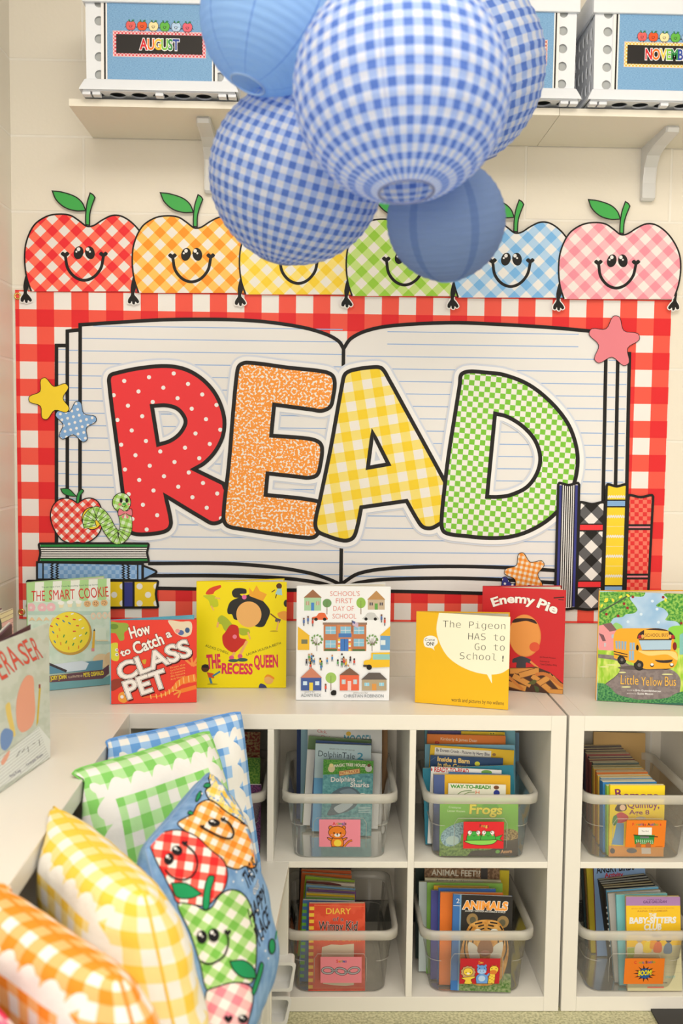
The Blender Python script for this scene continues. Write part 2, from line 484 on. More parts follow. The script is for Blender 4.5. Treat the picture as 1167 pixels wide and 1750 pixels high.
def drawer_bin(label, z0, z1, x1, x1b, yb):
    t = thing('storage_bin', label, 'bin', (x1-.1, yb, z0), 'white bins in the end of the bench')
    q = B(); X0 = x1-.19
    def loop(ins, y, r=.008):
        c = [(x1-ins, z1-ins), (X0+ins, z1-ins), (X0+ins, z0+ins), (x1b-ins, z0+ins)]; P = []
        for (cx, cz), a0, sx, sz in zip(c, (0, 90, 180, 270), (-1, 1, 1, -1), (-1, -1, 1, 1)):
            for k in range(5):
                a = math.radians(a0+22.5*k); P.append((cx+sx*r+r*math.cos(a), y, cz+sz*r+r*math.sin(a)))
        return P
    Ls = [loop(.004, yb+.05), loop(.004, yb+.004), loop(0, yb+.003), loop(0, yb), loop(.007, yb), loop(.009, yb+.03)]
    R = [[q.bm.verts.new(p) for p in L] for L in Ls]; q.mi(PLA)
    for a, c in zip(R, R[1:]):
        for k in range(len(a)): q.bm.faces.new([a[k], a[(k+1) % len(a)], c[(k+1) % len(a)], c[k]])
    q.bm.faces.new(R[0]); q.bm.faces.new(R[-1])
    q.build('tub', t)
drawer_bin('upper white plastic bin sticking out of the storage bench end', .0905, .1640, .800, .792, -.455)
drawer_bin('lower white plastic bin sticking out of the storage bench end', .006, .0765, .790, .781, -.455)

# floor mat at the right
b = B(); mm = noisy('mat', (48, 46, 46), (92, 90, 84), 160, .35, .7, .9)
b.prism(spl([(1.70, -.382, 1), (2.3, -.372, 1), (2.3, -1.0, 1), (1.69, -1.0, 1)], True, 4), [], (0, 0, .006), mm, (0, 0, .0005), (1, 0, 0), (0, 1, 0))
tag(b.build('floor_mat'), 'dark grey mat on the speckled floor in front of the right bookshelf', 'mat')

# wall shelf boards and brackets
SHZ, SHD = 2.2547, .2525
BRD = flat(238, 227, 205, .4, .3, 'shelf_board')
BRK = flat(216, 212, 204, .25, .5, 'bracket_plastic')
def wall_shelf(label, x0, x1, bx):
    t = thing('wall_shelf', label, 'shelf', (x0, 0, SHZ))
    q = B(); q.box(x0, -SHD, SHZ, x1, -.001, SHZ+.018, BRD, .001); q.build('board', t)
    for bx_ in bx:
        q = B(); w = .036
        prof = [(0, 0), (-.19, 0), (-.196, -.006), (-.192, -.016), (-.10, -.022), (-.05, -.034), (-.028, -.06), (-.02, -.10), (-.02, -.140), (-.014, -.146), (0, -.146)]
        vs = [[q.bm.verts.new((bx_+s, y-.001, SHZ+z)) for y, z in prof] for s in (0, .004, w-.004, w)]
        for k, r in enumerate(vs):
            if k in (0, 3):
                for v in r:
                    v.co.y *= .97; v.co.z = SHZ+(v.co.z-SHZ)*.985
        for a, c in zip(vs, vs[1:]):
            for k in range(len(prof)): q.bm.faces.new([a[k], a[(k+1) % len(prof)], c[(k+1) % len(prof)], c[k]])
        q.bm.faces.new(vs[0]); q.bm.faces.new(vs[-1]); q.mi(BRK)
        q.build('bracket', t)
wall_shelf('left cream wall shelf board under the first month crate, with a plastic bracket', .2150, 1.4370, [.522])
wall_shelf('right cream wall shelf board under the crate at the right edge, with a plastic bracket', 1.4380, 2.66, [1.729])

# storage crates
CR = flat(230, 229, 227, .35, .4, 'crate_plastic')
DEN = noisy('denim', (100, 144, 184), (142, 182, 211), .10, .3, .7, .5, 6, .3)
def month_sign(word, cols, chk, p0, p1, dots_):
    a = Art(2e-5)
    a.rect(182, -16, 903, 556, WHT); a.rect(200, 1, 886, 533, flat(30, 24, 24)); a.rect(211, 11, 876, 524, WHT); a.rect(220, 18, 868, 516, DEN)
    a.rect(255, 190, 830, 345, flat(244, 200, 190)); a.rect(258, 193, 828, 342, chk)
    a.rect(275, 210, 809, 325, flat(26, 22, 22))
    grn = flat(40, 120, 70); ink = flat(45, 30, 40)
    fr = [checker('sgn_r', (214, 40, 46), (238, 130, 120), 9, 45), flat(226, 84, 34), flat(240, 220, 160), flat(98, 178, 64), checker('sgn_b', (225, 235, 240), (110, 160, 205), 9, 45), flat(226, 96, 110)]
    for i in range(6):
        cx, cy = 366+70*i, 158+i
        for sx in (-1, 1):
            a.line([(cx+sx*26, cy), (cx+sx*38, cy+12)], 3, ink); a.line([(cx+sx*10, cy+26), (cx+sx*10, cy+36)], 4, ink)
        sh = spl([(cx, cy-22), (cx+16, cy-27), (cx+30, cy-8), (cx+22, cy+22), (cx, cy+27), (cx-22, cy+22), (cx-30, cy-8), (cx-16, cy-27)], True, 4)
        a.poly(sh, fr[i]); a.line(sh, 2.5, ink, True)
        a.poly(spl([(cx+2, cy-24, 1), (cx+12, cy-37), (cx+25, cy-33, 1), (cx+14, cy-25)]), grn); a.poly(spl([(cx-2, cy-24, 1), (cx-8, cy-38), (cx-16, cy-35, 1), (cx-10, cy-27)]), grn)
        a.line([(cx-10, cy), (cx-6, cy+10), (cx+2, cy+11), (cx+9, cy)], 3, ink); a.line([(cx-10, cy-2), (cx+9, cy-2)], 2, ink)
    if word: a.letters(word, p0, p1, 62, cols, .03, flat(245, 240, 235), .05, .06)
    return a
R_, O_, Y_, L_, G_, B_ = flat(214, 34, 44), flat(236, 118, 30), flat(242, 196, 60), flat(130, 190, 70), flat(50, 140, 70), flat(40, 70, 150)
HOLE_GREY = flat(176, 176, 170, .6)
def crate(label, x0, art, sx):
    """x0 = left end of the flared base"""
    yf, yb, z0, ht = -.289, -.016, SHZ+.0185, .275; w = .388; t = thing('storage_crate', label, 'crate', (x0, yf, z0), 'white storage crates on the wall shelf')
    def hole(cx, cy, r, n=18): return [(cx+r*math.cos(2*PI*k/n), cy+r*math.sin(2*PI*k/n)) for k in range(n)]
    i = .016; q = B()
    fx0, fx1 = x0+i, x0+w-i
    zb = z0+.038
    hz = [zb+.011+k*.0425 for k in range(5)]
    H = [hole(c, z, .0112) for z in hz for c in (fx0+.0315, fx1-.0315)]
    out = [(fx0, zb-.004), (fx1, zb-.004), (fx1+.002, z0+ht), (fx0-.002, z0+ht)]
    for y in (yf+.012, yb-.015): q.prism(out, H, (0, .003, 0), CR, (0, y, 0))
    SH = []
    for r in range(5):
        for c in range(6): SH.append([( (yf+.045+c*.036)+.009*math.cos(a)*1, zb+.018+r*.043+c*.004+.016*math.sin(a)) for a in [2*PI*k/14 for k in range(14)]])
    so = [(yf+.0155, zb-.004), (yb-.0155, zb-.004), (yb-.0155, z0+ht), (yf+.0155, z0+ht)]
    for x in (fx0, fx1-.003): q.prism(so, SH, (.003, 0, 0), CR, (x, 0, 0), (0, 1, 0), (0, 0, 1))
    q.build('body', t)
    q = B(); q.box(fx0+.006, yf+.0172, zb+.002, fx1-.006, yb-.02, z0+ht-.03, HOLE_GREY); q.build('grey_hole_backing', t)  # added grey block, so the holes show the crate's shaded inside as grey
    q = B()      # flared base with a lattice underneath
    def ring(ins, z, y_=0): return [(x0+ins, yf+ins*.6, z), (x0+w-ins, yf+ins*.6, z), (x0+w-ins, yb-ins*.6, z), (x0+ins, yb-ins*.6, z)]
    Ls = [ring(0, z0+.010), ring(.002, z0+.016), ring(.012, zb-.002), ring(.016, zb), ring(.020, zb), ring(.006, z0+.012)]
    Rr = [[q.bm.verts.new(p) for p in L] for L in Ls]
    for a, c in zip(Rr, Rr[1:]+Rr[:1]):
        for k in range(4): q.bm.faces.new([a[k], a[(k+1) % 4], c[(k+1) % 4], c[k]])
    q.mi(CR)
    bh = [hole(x0+.035+.053*c, yf+.035+.05*r, .02) for c in range(7) for r in range(5)]
    q.prism([(x0+.008, yf+.006), (x0+w-.008, yf+.006), (x0+w-.008, yb-.006), (x0+.008, yb-.006)], bh, (0, 0, .004), CR, (0, 0, z0+.008), (1, 0, 0), (0, 1, 0))
    for fx in (.006, .03, w-.05, w-.026, w/2-.01): q.box(x0+fx, yf+.008, z0, x0+fx+.02, yf+.03, z0+.0085, CR, .002)
    for fx in (.02, w-.04): q.box(x0+fx, yb-.04, z0, x0+fx+.02, yb-.01, z0+.0085, CR, .002)
    q.build('base_rim', t)
    q = B()
    zt = z0+.218
    for (a, c, d, e) in ((fx0-.008, yf+.002, fx1+.008, yf+.0115), (fx0-.008, yb-.0115, fx1+.008, yb-.002), (fx0-.008, yf+.012, fx0-.0005, yb-.012), (fx1+.0005, yf+.012, fx1+.008, yb-.012)):
        q.box(a, c, zt, d, e, z0+ht+.004, CR, .003)
    q.build('top_rim', t)
    q = B(); yS = yf+.0105; sw = .284; k = sw/721
    q.box(sx, yS-.0008, z0+.009+.0, sx+sw, yS-.0001, z0+.009+572*k, WHT)
    zt_ = z0+.009+572*k
    art.into(q, lambda u, v, hh: Vector((sx+(u-182)*k, yS-.001-hh, zt_-(v+16)*k)))
    q.build('sign_card', t, fixn=False)
    return t
crate('white plastic crate on the wall shelf wearing the sign that reads AUGUST', .249, month_sign('AUGUST', [R_, O_, Y_, L_, G_, B_], checker('aug', (222, 70, 84), (244, 200, 196), 22), (424, 300), (664, 300), 0), .3015)
crate('white plastic crate in the middle of the wall shelf, mostly behind the hanging lanterns', 1.0945, month_sign('', [], checker('oct', (196, 84, 50), (244, 214, 190), 22), 0, 0, 0), 1.1415)
crate('white plastic crate at the right edge of the wall shelf, its sign starting NOVEMB', 1.4985, month_sign('NOVEMBER', [R_, O_, Y_, L_, G_, B_], checker('nov', (226, 176, 60), (240, 226, 180), 22), (390, 296), (690, 296), 0), 1.5585)
# ================================================================== READ banner on the back wall
a = Art(6e-6)
PAGE = flat(236, 230, 222, .5, .25); RULE = flat(150, 180, 220); GRN = flat(66, 168, 76); DGR = flat(38, 140, 62)
LBL = flat(132, 172, 214); NAVY = flat(52, 56, 130); YEL = flat(246, 210, 46); REDF = flat(238, 50, 56); PNK = flat(232, 128, 136)
# open book: pages
TOPL = [(137, 555), (200, 551), (280, 546.5), (380, 546), (449, 549.5), (517, 559.5), (558, 571.5), (579, 583.5), (587, 596)]
TOPR = [(587, 596), (599, 579), (627, 565), (671, 556.5), (767, 551.5), (836, 553.5), (938, 559.5), (1010, 566)]
a.poly([(96, 590), (114, 590), (114, 566), (137, 563)]+spl(TOPL, False, 4)+spl(TOPR, False, 4)[1:]+[(1036, 568), (1056, 590), (1060, 606), (1075, 606), (1068, 1018), (820, 1013), (583, 1008), (96, 1008)], PAGE)
def hline(z, x0, x1, w=.0026, m=RULE):
    P = [project((x, 0, z)) for x in (x0, x1)]; a.line(P, w*609, m)
zr = atY(200, 579, 0).z
for k in range(-1, 20):
    z = zr-.0345*k
    for (u0, u1, s_) in ((139 if k >= 0 else 160, 584, 0), (591 if k > 0 else 660, 1030 if k > 0 else 985, .004)):
        hline(z-s_, atY(u0, 700, 0).x, atY(u1, 700, 0).x)
    if k > 0:
        hline(z+.003, atY(98, 700, 0).x, atY(113, 700, 0).x); hline(z+.001, atY(117, 700, 0).x, atY(134, 700, 0).x)
        hline(z-.006, atY(1037, 700, 0).x, atY(1050, 700, 0).x); hline(z-.004, atY(1056, 700, 0).x, atY(1069, 700, 0).x)
LWD = 6.2
a.line([(96.5, 960), (96.5, 590.5), (114, 590.5)], LWD, BLK); a.line([(115, 960), (115, 566), (137, 563.5)], LWD, BLK); a.line([(136.5, 960), (137, 552)], LWD, BLK)
a.line(spl(TOPL, False, 4), LWD, BLK); a.line(spl(TOPR, False, 4), LWD, BLK); a.line([(587, 594), (582.5, 1000)], LWD, BLK)
a.line([(1036, 568), (1028, 985)], LWD, BLK); a.line([(1056, 590), (1049, 985)], LWD, BLK); a.line([(1055, 604.5), (1075.5, 604.5), (1068, 985)], LWD, BLK)
for P in ([(253, 963), (380, 963), (466, 969), (527, 979), (562, 990), (582, 999)], [(253, 984), (380, 984), (483, 988), (545, 996), (570, 1003)],
          [(582, 999), (613, 980), (671, 971), (767, 968), (863, 970), (949, 975)], [(590, 1004), (612, 996), (654, 990.5), (767, 988), (863, 991), (949, 996)]):
    a.line(spl(P, False, 5), LWD, BLK)
a.line([(253, 1005), (420, 1008), (583, 1009), (700, 1011), (949, 1017)], 6, BLK)
# letters
LET = []; HAL = []; GLO = flat(216, 219, 226, .5, .25); HWH = flat(244, 239, 232, .5, .25)
def letter(out, hole, mat, crop):
    a.crop(*crop); O = spl(out, True, 5); H = [spl(hole, True, 5)] if hole else []
    a.halo(O, 80, GLO)
    for h_ in H: a.halo(h_, 74, GLO)
    HAL.append((O, H, crop))
    a.crop(0, 0, 1); LET.append((O, H, mat, crop))
def ink_letter(O, H, mat, crop):
    a.crop(*crop); a.poly(O, mat, H); a.line(O, 20, BLK, True)
    for h_ in H: a.line(h_, 20, BLK, True)
    a.crop(0, 0, 1)
K5, K6, K7 = (0, 520, .34285), (380, 520, .34285), (767, 520, .34285)
letter([(543, 385), (550, 355), (580, 343), (700, 318), (830, 308), (925, 325), (1010, 375), (1078, 455), (1116, 560), (1112, 650), (1075, 730), (1020, 790), (966, 822, 1), (1112, 893, 1), (1150, 1000), (1105, 1078), (1060, 1092), (1015, 1070), (825, 955, 1), (852, 1085), (840, 1120), (800, 1138), (690, 1147), (645, 1130), (628, 1060), (585, 720)],
       [(757, 507, 1), (830, 504), (890, 525), (925, 582), (900, 640), (850, 680), (788, 700, 1)], dots('R', (238, 56, 60), (244, 238, 230), 42.8, 3.5, -8.6, 212.2, 651), K5)
letter([(72, 350), (85, 305), (125, 291), (330, 316), (505, 336), (548, 355), (560, 395), (552, 460), (538, 510), (495, 531), (445, 525), (258, 500, 1), (243, 655, 1), (430, 670), (482, 688), (497, 720), (488, 800), (472, 850), (430, 865), (380, 860), (225, 843, 1), (215, 950, 1), (440, 975), (500, 1000), (495, 1100), (465, 1155), (420, 1164), (60, 1115), (18, 1098), (5, 1055), (32, 800), (55, 520)], None,
       noisy('composition', (252, 156, 60), (246, 236, 222), .24, .55, .57, .5, 1), K6)
letter([(598, 395), (612, 348), (650, 328), (755, 313), (795, 320), (830, 375), (910, 520), (1112, 890), (1160, 985), (1140, 1060), (1090, 1090), (1040, 1116), (1000, 1110), (972, 1075), (918, 980, 1), (692, 1012, 1), (672, 1110), (650, 1165), (605, 1178), (510, 1150), (472, 1128), (463, 1085), (485, 980), (540, 715)],
       [(748, 638, 1), (828, 797, 1), (725, 815, 1)], gingham('A', (240, 232, 220), (246, 222, 120), (246, 208, 44), 33.2, -9.5, 599, 636), K6)
letter([(55, 395), (62, 350), (100, 335), (180, 340), (275, 352), (400, 402), (510, 490), (590, 590), (630, 690), (642, 785), (625, 890), (580, 985), (500, 1070), (400, 1130), (300, 1160), (190, 1165), (80, 1155), (5, 1146), (-28, 1130), (-37, 1085), (-20, 900), (0, 740), (32, 540)],
       [(230, 545, 1), (290, 560), (370, 610), (430, 680), (455, 762), (440, 840), (390, 910), (310, 950), (250, 960), (190, 960, 1)], checker('D', (240, 233, 222), (126, 196, 56), 18.3, 5, 767+104*.343, 520+350*.343), K7)
for O, H, crop in HAL:
    a.crop(*crop); a.halo(O, 62, HWH)
    for h_ in H: a.halo(h_, 56, HWH)
    a.crop(0, 0, 1)
for L_args in LET: ink_letter(*L_args)
# stars
def star(cx, cy, R, rot, mat, inner=.58):
    P = starp(cx, cy, R, rot, inner); a.poly(P, mat); a.line(P, 1.1, BLK, True)
star(128.6, 722, 36.5, 8, dots('bluestar', (132, 172, 214), (240, 234, 226), 14.4, 2.4, 30, 128, 722)); star(86, 681, 37, -92, YEL); star(1048.5, 584.5, 45, 6, PNK)
star(868, 1012, 27, -14, dots('navystar', (52, 56, 130), (240, 234, 226), 13, 2.0, 10, 868, 1005)); star(898, 980, 36, -13, gingham('ostar', (242, 228, 210), (244, 176, 100), (240, 136, 40), 8.6, 12))
# stack of books, apple and bookworm at the left
a.crop(0, 820, .25707)
def box(x0, y0, x1, y1, m, o=16, bulge=0):
    P = spl([(x0, y0+8), (x0+8, y0), (x1-8, y0), (x1, y0+8), (x1-bulge, (y0+y1)/2), (x1, y1-8), (x1-8, y1), (x0+8, y1), (x0, y1-8), (x0+bulge, (y0+y1)/2)], True, 3)
    a.poly(P, m); return P
P = box(180, 672, 1050, 848, dots('polka', (244, 206, 40), (242, 236, 226), 29, 5.2, 0, 984*.257, 820+765*.257), bulge=14)
a.rect(825, 680, 885, 842, NAVY); a.line(P, 16, BLK, True); a.line([(820, 675), (820, 846)], 14, BLK); a.line([(888, 675), (888, 846)], 14, BLK)
P = [(246, 548), (950, 560), (950, 668), (246, 662)]; a.poly(P, checker('crayon', (160, 192, 224), (124, 166, 212), 13.6, 0, 0, 2)); a.rect(250, 548, 282, 662, LBL); a.rect(918, 560, 946, 668, LBL)
T = spl([(950, 570, 1), (1028, 602), (1040, 612), (1028, 624), (950, 664, 1)], True, 4); a.poly(T, LBL); a.line(T, 14, BLK, True); a.line(P, 14, BLK, True)
for x in (286, 915, 944): a.line([(x, 550), (x, 666)], 10, BLK)
for x in (345, 379, 820, 853):
    a.line([(x+(7 if k % 2 else -7), 552+k*8) for k in range(15)], 8, BLK)
P = box(258, 424, 988, 546, flat(242, 236, 226), bulge=10)
a.rect(268, 428, 980, 447, DGR); a.rect(268, 524, 980, 542, DGR); a.line([(262, 449), (984, 449)], 8, BLK); a.line([(262, 522), (984, 522)], 8, BLK)
for y in (464, 478, 493, 507): a.line([(268, y), (980, y)], 6, BLK)
a.line(P, 15, BLK, True)
AP = spl([(515, 152), (560, 128), (605, 122), (650, 145), (676, 200), (682, 290), (655, 360), (600, 408), (550, 421), (515, 414), (470, 421), (410, 398), (355, 320), (335, 240), (350, 175), (390, 133), (440, 122), (480, 132)], True, 3)
a.poly(AP, gingham('smallapple', (242, 232, 222), (240, 110, 92), (226, 48, 48), 12.9, 45, 4.5)); a.line(AP, 8, BLK, True)
P = spl([(508, 152), (513, 100), (540, 62), (556, 74), (535, 102), (524, 152)], True, 4); a.poly(P, DGR); a.line(P, 6, BLK, True)
P = spl([(403, 60, 1), (455, 60), (508, 110, 1), (455, 106), (418, 88)], True, 4); a.poly(P, DGR); a.line(P, 6, BLK, True)
P = ellp(612, 256, 68, 74); a.poly(P, YEL); a.line(P, 6, BLK, True)
WM = spl([(600, 318), (592, 262), (640, 218), (692, 262), (732, 335), (782, 388), (828, 350), (838, 285), (818, 190)], False, 6)
WG = gingham('worm', (220, 236, 200), (176, 216, 120), (140, 196, 70), 11, 20)
a.line(WM, 86, BLK); a.line(WM, 78, WG)
for k in range(1, len(WM)-8, 2):
    (x0, y0), (x1, y1) = WM[k-1], WM[k+1]; l = math.dist(WM[k-1], WM[k+1]); nx, ny = -(y1-y0)/l, (x1-x0)/l
    a.line([(WM[k][0]-nx*40, WM[k][1]-ny*40), (WM[k][0]+nx*40, WM[k][1]+ny*40)], 3.5, BLK)
a.ell(808, 150, 64, 66, BLK); a.ell(808, 150, 59, 61, WG)
for x in (805, 843): a.ell(x, 137, 10, 16, BLK)
a.ell(797, 163, 11, 8, PNK); a.ell(855, 163, 8, 8, PNK); a.ell(826, 160, 12, 9, GRN); a.line(spl([(808, 172), (822, 180), (838, 170)], False), 4, BLK)
for sx in (-1, 1):
    P = spl([(832, 215, 1), (832+sx*40, 192), (832+sx*44, 240), (832, 222, 1)]); a.poly(P, PNK); a.line(P, 4, BLK, True)
    P = [(832, 222), (832+sx*12, 262), (832+sx*26, 246)]; a.poly(P, PNK)
a.ell(832, 216, 9, 9, PNK)
# upright books at the right
a.crop(820, 820, .29743)
def vbook(tl, tr, br, bl, m, dip=10):
    P = spl([(tl[0], tl[1]+8, 1), (tl[0]+8, tl[1]-2), ((tl[0]+tr[0])/2, tl[1]+dip), (tr[0]-8, tr[1]-2), (tr[0], tr[1]+8, 1), (br[0], br[1]-4, 1), ((br[0]+bl[0])/2, br[1]+4), (bl[0], bl[1]-4, 1)], True, 4)
    a.poly(P, m); return P
def at_(tl, tr, br, bl, u, v):
    x0, x1 = tl[0]+(bl[0]-tl[0])*v, tr[0]+(br[0]-tr[0])*v; return x0+(x1-x0)*u, tl[1]+(bl[1]-tl[1])*v
Q = ((853, 90), (995, 90), (962, 745), (832, 745)); P = vbook(*Q, checker('redbook', (240, 118, 96), (226, 50, 50), 14.2, 0, 5, 2))
for y in (272, 556):
    v = (y-90)/655; a.line([at_(*Q, 0, v), at_(*Q, 1, v)], 34, BLK); a.line([at_(*Q, .05, v), at_(*Q, .95, v)], 10, PNK)
a.line(P, 15, BLK, True)
Q = ((728, 28), (845, 28), (820, 740), (706, 740)); P = vbook(*Q, YEL)
for k in range(6):
    y = 97+114*k; v = (y-28)/712; a.line(spl([at_(*Q, .04+.92*j/16, v+(.007 if j % 2 else -.007)) for j in range(17)], False, 3), 7, WHT)
    a.line([at_(*Q, .05, v+.08), at_(*Q, .95, v+.08)], 1.5, WHT)
for y in (136, 628):
    v = (y-28)/712; a.line([at_(*Q, 0, v), at_(*Q, 1, v)], 46, BLK); a.line([at_(*Q, 0, v), at_(*Q, 1, v)], 30, LBL)
a.line(P, 15, BLK, True)
Q = ((572, 130), (718, 130), (696, 742), (552, 742)); P = vbook(*Q, gingham('buffalo', (240, 232, 222), (96, 94, 94), (24, 22, 22), 33, 45, 820+640*.2974, 820+110*.2974))
for y in (274, 601):
    v = (y-130)/612; a.line([at_(*Q, 0, v), at_(*Q, 1, v)], 46, BLK); a.line([at_(*Q, .02, v), at_(*Q, .98, v)], 30, REDF)
a.line(P, 15, BLK, True)
Q = ((450, 20), (570, 20), (552, 740), (430, 740)); P = vbook(*Q, flat(240, 234, 226))
for u in (.1, .9): a.line([at_(*Q, u, .015), at_(*Q, u, .985)], 20, NAVY)
for u in (.2, .3, .4, .5, .6, .7, .8): a.line([at_(*Q, u, .01), at_(*Q, u, .99)], 6.5, BLK)
a.line(P, 15, BLK, True)
a.crop(0, 0, 1)
BX0, BX1, BZ0, BZ1 = -.001, 1.828, .9215, 1.8405
bt = thing('read_banner', 'wide red gingham banner on the wall with an open book and the word READ', 'banner', (BX0, -.001, BZ0))
b = B(); b.box(BX0, -.002, BZ0, BX1, -.001, BZ1, WHT)
uvl = b.bm.loops.layers.uv.verify()
gx, gz = atY(92.6, 523, 0).x, atY(50, 528.6, 0).z
f = b.face([(BX0, -.0022, BZ0), (BX1, -.0022, BZ0), (BX1, -.0022, BZ1), (BX0, -.0022, BZ1)], gingham('banner', (240, 232, 222), (243, 88, 70), (228, 40, 44), 95.65, 0, (gx-.0957*.5-BX0)*1000, (BZ1-gz)*1000))
for lp in f.loops: lp[uvl].uv = ((lp.vert.co.x-BX0)*1000, (BZ1-lp.vert.co.z)*1000)
a.into(b, lambda u, v, hh: atY(u, v, -.0024-hh))
b.build('printed_sheet', bt, fixn=False)
BRS = newmat('brass')[0]; p = BRS.node_tree.nodes['Principled BSDF']; p.inputs['Base Color'].default_value = (.75, .5, .16, 1); p.inputs['Metallic'].default_value = 1; p.inputs['Roughness'].default_value = .25
for (u, v) in ((30, 506), (37, 1046)):
    b = B(); q = atY(u, v, -.0035); b.torus(q, (0, 1, 0), .0075, .0026, BRS, 24, 8); b.build('grommet', bt)

# ================================================================== smiling apple cut-outs along the banner top
ABL = (28, 26, 26)
def apple_art(part, pal, key):
    a = Art(1.2e-5); a.crop(30, 300, .1885)
    if part == 'apple':
        w0 = (30+640*.1885, 300+502*.1885); P_ = 28.9; o = (w0[0]-P_*.75*math.cos(PI/4)+P_*.75*math.sin(PI/4), w0[1]-P_*.75*math.sin(PI/4)-P_*.75*math.cos(PI/4))
        O = spl([(125, 1050, 1), (82, 920), (64, 750), (80, 600), (150, 450), (260, 372), (370, 350), (480, 362), (560, 412), (620, 457), (660, 462), (700, 448), (770, 402), (860, 362), (950, 372), (1050, 440), (1130, 540), (1180, 650), (1195, 780), (1180, 920), (1140, 1050, 1)], True, 5)
        a.poly(O, gingham('app_'+key, *pal, P_, 45, o[0], o[1])); a.line(O[:-5], 15, BLK)
        for sx, rt in ((553, 14), (656, -14)):
            a.ell(sx, 700, 44, 60, BLK, rt); a.ell(sx+(0 if sx < 600 else -20), 668, 16, 17, WHT); a.ell(sx+(-20 if sx < 600 else 0), 690, 9, 9, WHT)
        a.line(spl([(434, 735), (455, 840), (520, 920), (605, 950), (690, 920), (755, 840), (778, 735)], False, 5), 27, BLK)
        for sx in (430, 778):
            P = spl([(sx, 745, 1), (sx-40, 712), (sx-20, 690), (sx, 703, 1), (sx+20, 690), (sx+40, 712)], True, 4); a.poly(P, BLK)
    elif part == 'leaf':
        P = spl([(315, 140, 1), (400, 150), (520, 190), (585, 245), (618, 318, 1), (530, 320), (430, 290), (350, 220)], True, 5); a.poly(P, GRN); a.line(P, 11, BLK, True)
    elif part == 'stem':
        P = spl([(618, 445, 1), (618, 350), (630, 250), (658, 158, 1), (685, 175), (702, 200, 1), (672, 280), (655, 350), (652, 450, 1)], True, 5); a.poly(P, GRN); a.line(P, 11, BLK, True)
    else:
        def X(x): return x if part == 'hand' else 1222-x
        H = [(X(x), y) for x, y in ((75, 905), (52, 1000), (55, 1065), (30, 1110), (30, 1140), (50, 1145), (62, 1125), (70, 1150), (88, 1155), (95, 1130), (115, 1145), (130, 1130), (110, 1095), (85, 1062), (100, 1000))]
        O = spl(H, True, 4); a.halo(O[8:-6], 18, WHT, False); a.poly(O, BLK)
    return a
APPLES = [('red', ((236, 226, 214), (255, 112, 88), (240, 46, 52))), ('orange', ((238, 228, 214), (255, 196, 96), (252, 152, 40))), ('yellow', ((238, 230, 214), (250, 222, 120), (248, 208, 56))),
          ('green', ((238, 230, 216), (200, 224, 130), (156, 206, 66))), ('light blue', ((238, 232, 224), (178, 208, 232), (124, 182, 228))), ('pink', ((240, 228, 218), (246, 184, 186), (240, 146, 158)))]
POSN = ['leftmost of the row', 'between the red and the yellow one', 'below the blue-checked lantern', 'half behind the small blue lantern', 'next to the pink one', 'rightmost of the row']
for i, (cn, pal) in enumerate(APPLES):
    dx = .2951*i; y0 = -.0075-.0016*i
    t = thing('apple_cutout', 'smiling %s gingham paper apple, %s above the banner' % (cn, POSN[i]), 'wall decoration', (dx, y0, 1.84), 'paper apples above the banner')
    for part, up in (('stem', .0), ('apple', .0), ('leaf', .0004), ('hand', -.0003))+((('second_hand', -.0003),) if i == 5 else ()):
        ar = apple_art(part, pal, cn.replace(' ', ''))
        b = B()
        big = max(ar.items, key=lambda it: 0 if part == 'apple' else len(it[0]))
        ar.into(b, lambda u, v, hh: atY(u, v, -.0075)+Vector((dx, y0+.0075-up-hh, 0)))
        # paper thickness: a backing sheet with the same outline
        V, F, mt, k = (ar.items[0] if part in ('apple', 'leaf', 'stem') else ar.items[-1])
        b.prism([(v[0], v[1]) for v in V], [], (0, .0006, 0), WHT, (0, 0, 0), (1, 0, 0), (0, 0, 1)) if False else None
        vs = [atY(v[0], v[1], -.0075)+Vector((dx, y0+.0075-up, 0)) for v in V]
        n = len(vs); A1 = [b.bm.verts.new(q+Vector((0, .0001, 0))) for q in vs]; A2 = [b.bm.verts.new(q+Vector((0, .0009, 0))) for q in vs]; wi = b.mi(WHT)
        for k in range(n): b.bm.faces.new([A1[k], A1[(k+1) % n], A2[(k+1) % n], A2[k]]).material_index = wi
        for tr in F: b.bm.faces.new([A2[j] for j in tr]).material_index = wi
        b.build('hand' if part == 'second_hand' else part, t, fixn=False)
